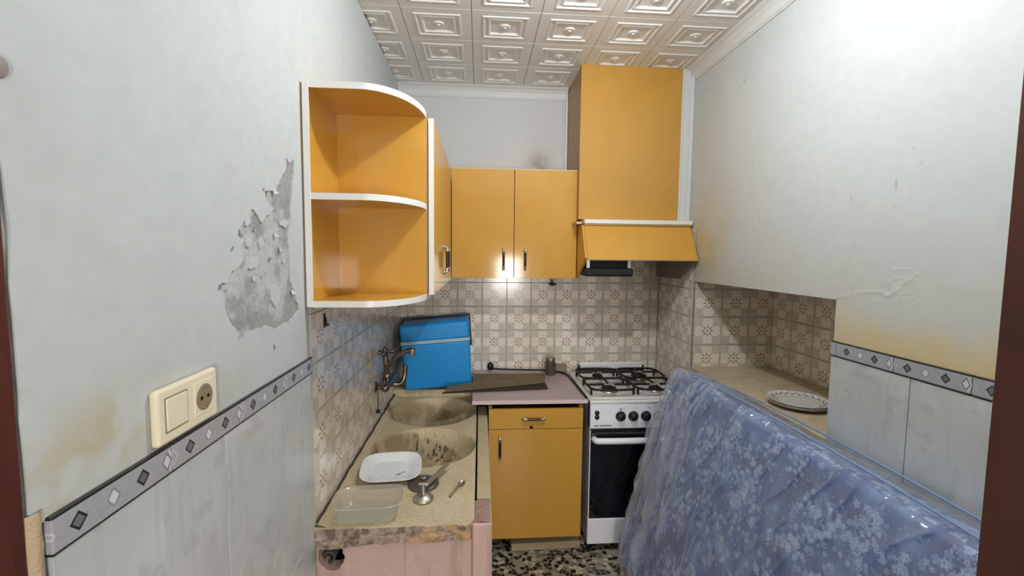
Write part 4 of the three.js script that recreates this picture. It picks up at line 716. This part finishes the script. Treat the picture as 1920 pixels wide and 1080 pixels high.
// ---------------------------------------------------------------- mattress in plastic, leaning on the right wall
{
  const TH = 0.165, HT = 1.02, LEN = 1.6, lean = 0.27;
  const t = thing('mattress', 'blue flowered mattress wrapped in clear plastic, leaning on the right wall', 'mattress', [0.727, TH * Math.sin(lean) + 0.004, -1.37]);
  t.rotation.z = -lean;
  const r = rng(88), damask = canvasTex(1024, 1024, (c, w) => {
    c.fillStyle = '#2f60a6'; c.fillRect(0, 0, w, w);
    for (let i = 0; i < 60; i++) { const x = r() * w, y = r() * w, q = 30 + r() * 70; for (const ox of [-w, 0, w]) for (const oy of [-w, 0, w]) { const g = c.createRadialGradient(x + ox, y + oy, 0, x + ox, y + oy, q), k = i % 2 ? '150,184,228' : '24,56,116'; g.addColorStop(0, 'rgba(' + k + ',0.75)'); g.addColorStop(1, 'rgba(' + k + ',0)'); c.fillStyle = g; c.fillRect(x + ox - q, y + oy - q, 2 * q, 2 * q); } }
    const blot = (x, y, f) => { for (const ox of [-w, 0, w]) for (const oy of [-w, 0, w]) { c.save(); c.translate(x + ox, y + oy); f(); c.restore(); } };
    for (let i = 0; i < 340; i++) { const x = r() * w, y = r() * w, a = r() * 6.3, L = 14 + r() * 34; blot(x, y, () => { c.rotate(a); c.fillStyle = r() < 0.5 ? 'rgba(40,74,138,0.6)' : 'rgba(120,154,208,0.5)'; c.beginPath(); c.moveTo(0, 0); c.quadraticCurveTo(L * 0.5, -L * 0.35, L, 0); c.quadraticCurveTo(L * 0.5, L * 0.35, 0, 0); c.fill(); }); }
    const heart = Array.from({ length: 80 }, () => [r() * w, r() * w]);
    for (let i = 0; i < 820; i++) {
      const q = heart[i % 80], g = () => (r() + r() + r() - 1.5) * 75, x = q[0] + g(), y = q[1] + g(), s = 6 + r() * 10, a0 = r() * 6.3, col = ['rgba(172,198,234,0.75)', 'rgba(146,178,224,0.7)', 'rgba(196,214,240,0.7)'][i % 3];
      blot(x, y, () => { c.rotate(a0); c.fillStyle = col; for (let k = 0; k < 5; k++) { c.rotate(Math.PI * 2 / 5); c.beginPath(); c.ellipse(s * 0.75, 0, s * 0.62, s * 0.44, 0, 0, 7); c.fill(); } c.fillStyle = '#4d6da3'; c.beginPath(); c.arc(0, 0, s * 0.22, 0, 7); c.fill(); });
    }
    for (let i = 0; i < 900; i++) { const x = r() * w, y = r() * w; blot(x, y, () => { c.fillStyle = 'rgba(190,206,232,0.55)'; c.beginPath(); c.arc(0, 0, 1 + r() * 4, 0, 7); c.fill(); }); }
  });
  const cloth = phys({ map: damask, roughness: 0.75, sheen: 0.3, sheenColor: new THREE.Color(0x8fb0e0), bumpMap: damask, bumpScale: 0.0012 });
  const body = new RoundedBoxGeometry(TH, HT, LEN, 7, 0.03).translate(TH / 2, HT / 2, 0);
  mesh('cover', metric(body, 1.7), cloth, t);
  const pipe = std({ color: 0x8096bd, roughness: 0.8 });
  for (const x of [0.009, TH - 0.009]) mesh('piping', tube([[x, 0.012, -LEN / 2 + 0.03], [x, 0.03, -LEN / 2 + 0.006], [x, HT - 0.03, -LEN / 2 + 0.006], [x, HT - 0.007, -LEN / 2 + 0.03], [x, HT - 0.007, LEN / 2 - 0.03], [x, HT - 0.03, LEN / 2 - 0.006], [x, 0.03, LEN / 2 - 0.006], [x, 0.012, LEN / 2 - 0.03]], 0.0035, 220, 7, true), pipe, t);
  // the film: one creased sheet over the face, the top and part of the back, gathered at the far end
  const film = phys({ color: 0xf2f5fa, transmission: 0.82, thickness: 0, roughness: 0.08, ior: 1.5 });
  const path = [[-0.006, 0.005], [-0.006, HT - 0.02], [0.012, HT + 0.006], [TH - 0.012, HT + 0.006], [TH + 0.006, HT - 0.02], [TH + 0.006, HT - 0.4]];
  const acc = [0]; for (let i = 1; i < path.length; i++) acc.push(acc[i - 1] + Math.hypot(path[i][0] - path[i - 1][0], path[i][1] - path[i - 1][1]));
  const total = acc[acc.length - 1];
  const fr = rng(140), ridges = [];
  for (let i = 0; i < 34; i++) { const near = i > 18; ridges.push([near ? 0.3 + fr() * 1.25 : fr() * 0.42, (near ? 0.5 : 0.16) * (fr() - 0.45), 0.006 + fr() * 0.012, (near ? 0.006 : 0.01) + fr() * 0.012, fr() * 0.6, 0.25 + fr() * 0.75]); }   // start, slant, width, height, first and last position down the face
  for (const q of [[0.07, -0.03, 0.022, 0.016, 0.1, 0.85], [0.19, 0.02, 0.03, 0.026, 0.0, 0.98], [0.27, 0.05, 0.02, 0.014, 0.15, 0.8], [0.38, 0.1, 0.034, 0.02, 0.0, 0.7], [0.62, -0.25, 0.03, 0.014, 0.3, 0.7], [0.8, 0.3, 0.035, 0.018, 0.2, 0.75], [1.05, -0.35, 0.04, 0.016, 0.1, 0.8], [1.25, 0.35, 0.035, 0.016, 0.3, 0.7]]) ridges.push(q);   // broad loose folds
  const rid = (x) => 1 - Math.abs(2 * x - 1);
  mesh('plastic_wrap', grid(520, 300, (u, v) => {
    const s = v * total, k = Math.max(1, acc.findIndex((a) => a >= s - 1e-9)), f = (s - acc[k - 1]) / (acc[k] - acc[k - 1]);
    const p = path[k - 1], q = path[k], dx = q[0] - p[0], dy = q[1] - p[1], l = Math.hypot(dx, dy), z = -LEN / 2 - 0.035 + u * (LEN + 0.045), zz = z + LEN / 2;
    // long folds running down the face and fanning from the far top corner, fine crackle over them
    const fan = Math.atan2(zz + 0.25, HT + 0.5 - s), f1 = rid(noise(fan * 30 + 0.6 * noise(s * 5, zz * 4, 308), s * 0.7, 301)) ** 6, f2 = rid(fbm(zz * 6 + s * 1.2, s * 1.6 - zz, 302, 2)) ** 12, f3 = fbm(zz * 22 + s * 4, s * 9, 303, 4) - 0.5, f4 = rid(noise(zz * 11 - s * 5, s * 2.4, 304)) ** 10;
    const far = sm(0.5, 0.05, zz);
    let h = 0.004 + 0.016 * f1 * (0.3 + 0.7 * far) + 0.014 * f2 + 0.015 * f3 + 0.012 * f4; h = Math.max(h, 0.001);
    for (const [z0, sl, w, a, s0, s1] of ridges) { const d = zz - (z0 + sl * (HT - s) + 0.02 * (noise(s * 9, z0 * 50, 309) - 0.5)); if (Math.abs(d) < 3 * w) h += a * Math.exp(-((d / w) ** 2)) * sm(s0 - 0.05, s0 + 0.1, s) * sm(s0 + s1 + 0.05, s0 + s1 - 0.1, s); }
    if (k > 3) h *= 0.1; else if (k === 3) h *= 0.5;
    let x = p[0] + dx * f - dy / l * h, y = p[1] + dy * f + dx / l * h;
    const end = sm(0.0, -0.036, z + LEN / 2 + 0.002);                      // past the mattress end the film closes in
    x += (TH * 0.45 - x) * end * 0.75; const zw = z + 0.02 * end * (noise(s * 18, 2, 305) - 0.5);
    return [x, y - 0.01 * end * noise(s * 30, 1, 306), zw];
  }), film, t).userData.label = 'crinkled clear plastic wrap';
  // slack of the wrap folded over itself: second layers of the same film standing off the face
  for (const [z0, z1, sl, s0, s1, off, seed] of [[0.0, 0.05, -0.02, 0.02, 0.98, 0.014, 1], [0.1, 0.13, 0.0, 0.2, 0.97, 0.02, 6], [0.16, 0.225, 0.03, 0.05, 1.0, 0.034, 2], [0.27, 0.29, 0.06, 0.3, 0.97, 0.02, 3]])
    mesh('wrap_fold', grid(26, 130, (u, v) => {
      const s = s0 + (s1 - s0) * v, c = noise(u * 5, v * 9, 310 + seed) - 0.5, w = rid(noise(u * 4 + v * 2, v * 5, 320 + seed)) ** 3, edge = Math.sin(Math.PI * u) ** 0.5;
      const z = -LEN / 2 + (z0 + z1) / 2 + (z1 - z0) * (u - 0.5) * (0.15 + 0.85 * Math.sin(Math.PI * v) ** 0.7) * (0.6 + 0.8 * noise(v * 6, 3, 340 + seed)) + sl * (HT - s) + 0.03 * (noise(u < 0.5 ? 1 : 2, v * 7, 330 + seed) - 0.5);
      return [-0.016 - (off + 0.012 * w + 0.01 * c) * edge * sm(0, 0.12, v) * sm(1.0, 0.9, v), s, z];
    }), film, t);
}

// ---------------------------------------------------------------- lamps (both outside the picture)
function bulbLamp(label, x, z, drop, cd, colour) {
  const t = thing('pendant_bulb', label, 'lamp', [x, CEI, z]);
  mesh('ceiling_rose', lathe([[0.0001, -0.024], [0.02, -0.022], [0.042, -0.008], [0.045, 0]], 28), M.white, t);
  mesh('cord', rod([0, -0.02, 0], [0, -drop + 0.075, 0], 0.003, 8), M.white, t);
  mesh('holder', rod([0, -drop + 0.078, 0], [0, -drop + 0.03, 0], 0.019, 18), M.white, t);
  const b = mesh('bulb', lathe([[0.0001, -0.034], [0.018, -0.029], [0.03, -0.014], [0.033, 0], [0.029, 0.016], [0.018, 0.034], [0.014, 0.042]], 28).translate(0, -drop, 0), std({ color: 0xffffff, emissive: colour, emissiveIntensity: 6, roughness: 0.4 }), t);
  b.castShadow = false;
  const l = new THREE.PointLight(colour, cd, 0, 2); l.position.set(0, -drop, 0); l.castShadow = true; l.shadow.radius = 1.6; l.shadow.mapSize.set(2048, 2048); t.add(l); l.name = 'bulb_light';
}
bulbLamp('bare bulb on the kitchen ceiling just above the picture', 0.4, -1.25, 0.135, KITCHEN_LAMP, LAMP_COLOUR);
{
  const t = thing('globe_lamp', 'white glass globe lamp on the hall ceiling behind the photographer', 'lamp', [0.2, CEI, 0.4]);
  mesh('ceiling_rose', lathe([[0.0001, -0.03], [0.05, -0.03], [0.06, 0]], 28), M.white, t);
  mesh('globe', ball(0, -0.15, 0, 0.125, 32), std({ color: 0xffffff, emissive: HALL_COLOUR, emissiveIntensity: 2, roughness: 0.4 }), t).castShadow = false;
  const l = new THREE.PointLight(HALL_COLOUR, HALL_LAMP, 0, 2); l.position.set(0, -0.15, 0); l.castShadow = true; l.shadow.radius = 6; l.shadow.mapSize.set(1024, 1024); t.add(l); l.name = 'globe_light';
}

renderer.render(scene, camera);
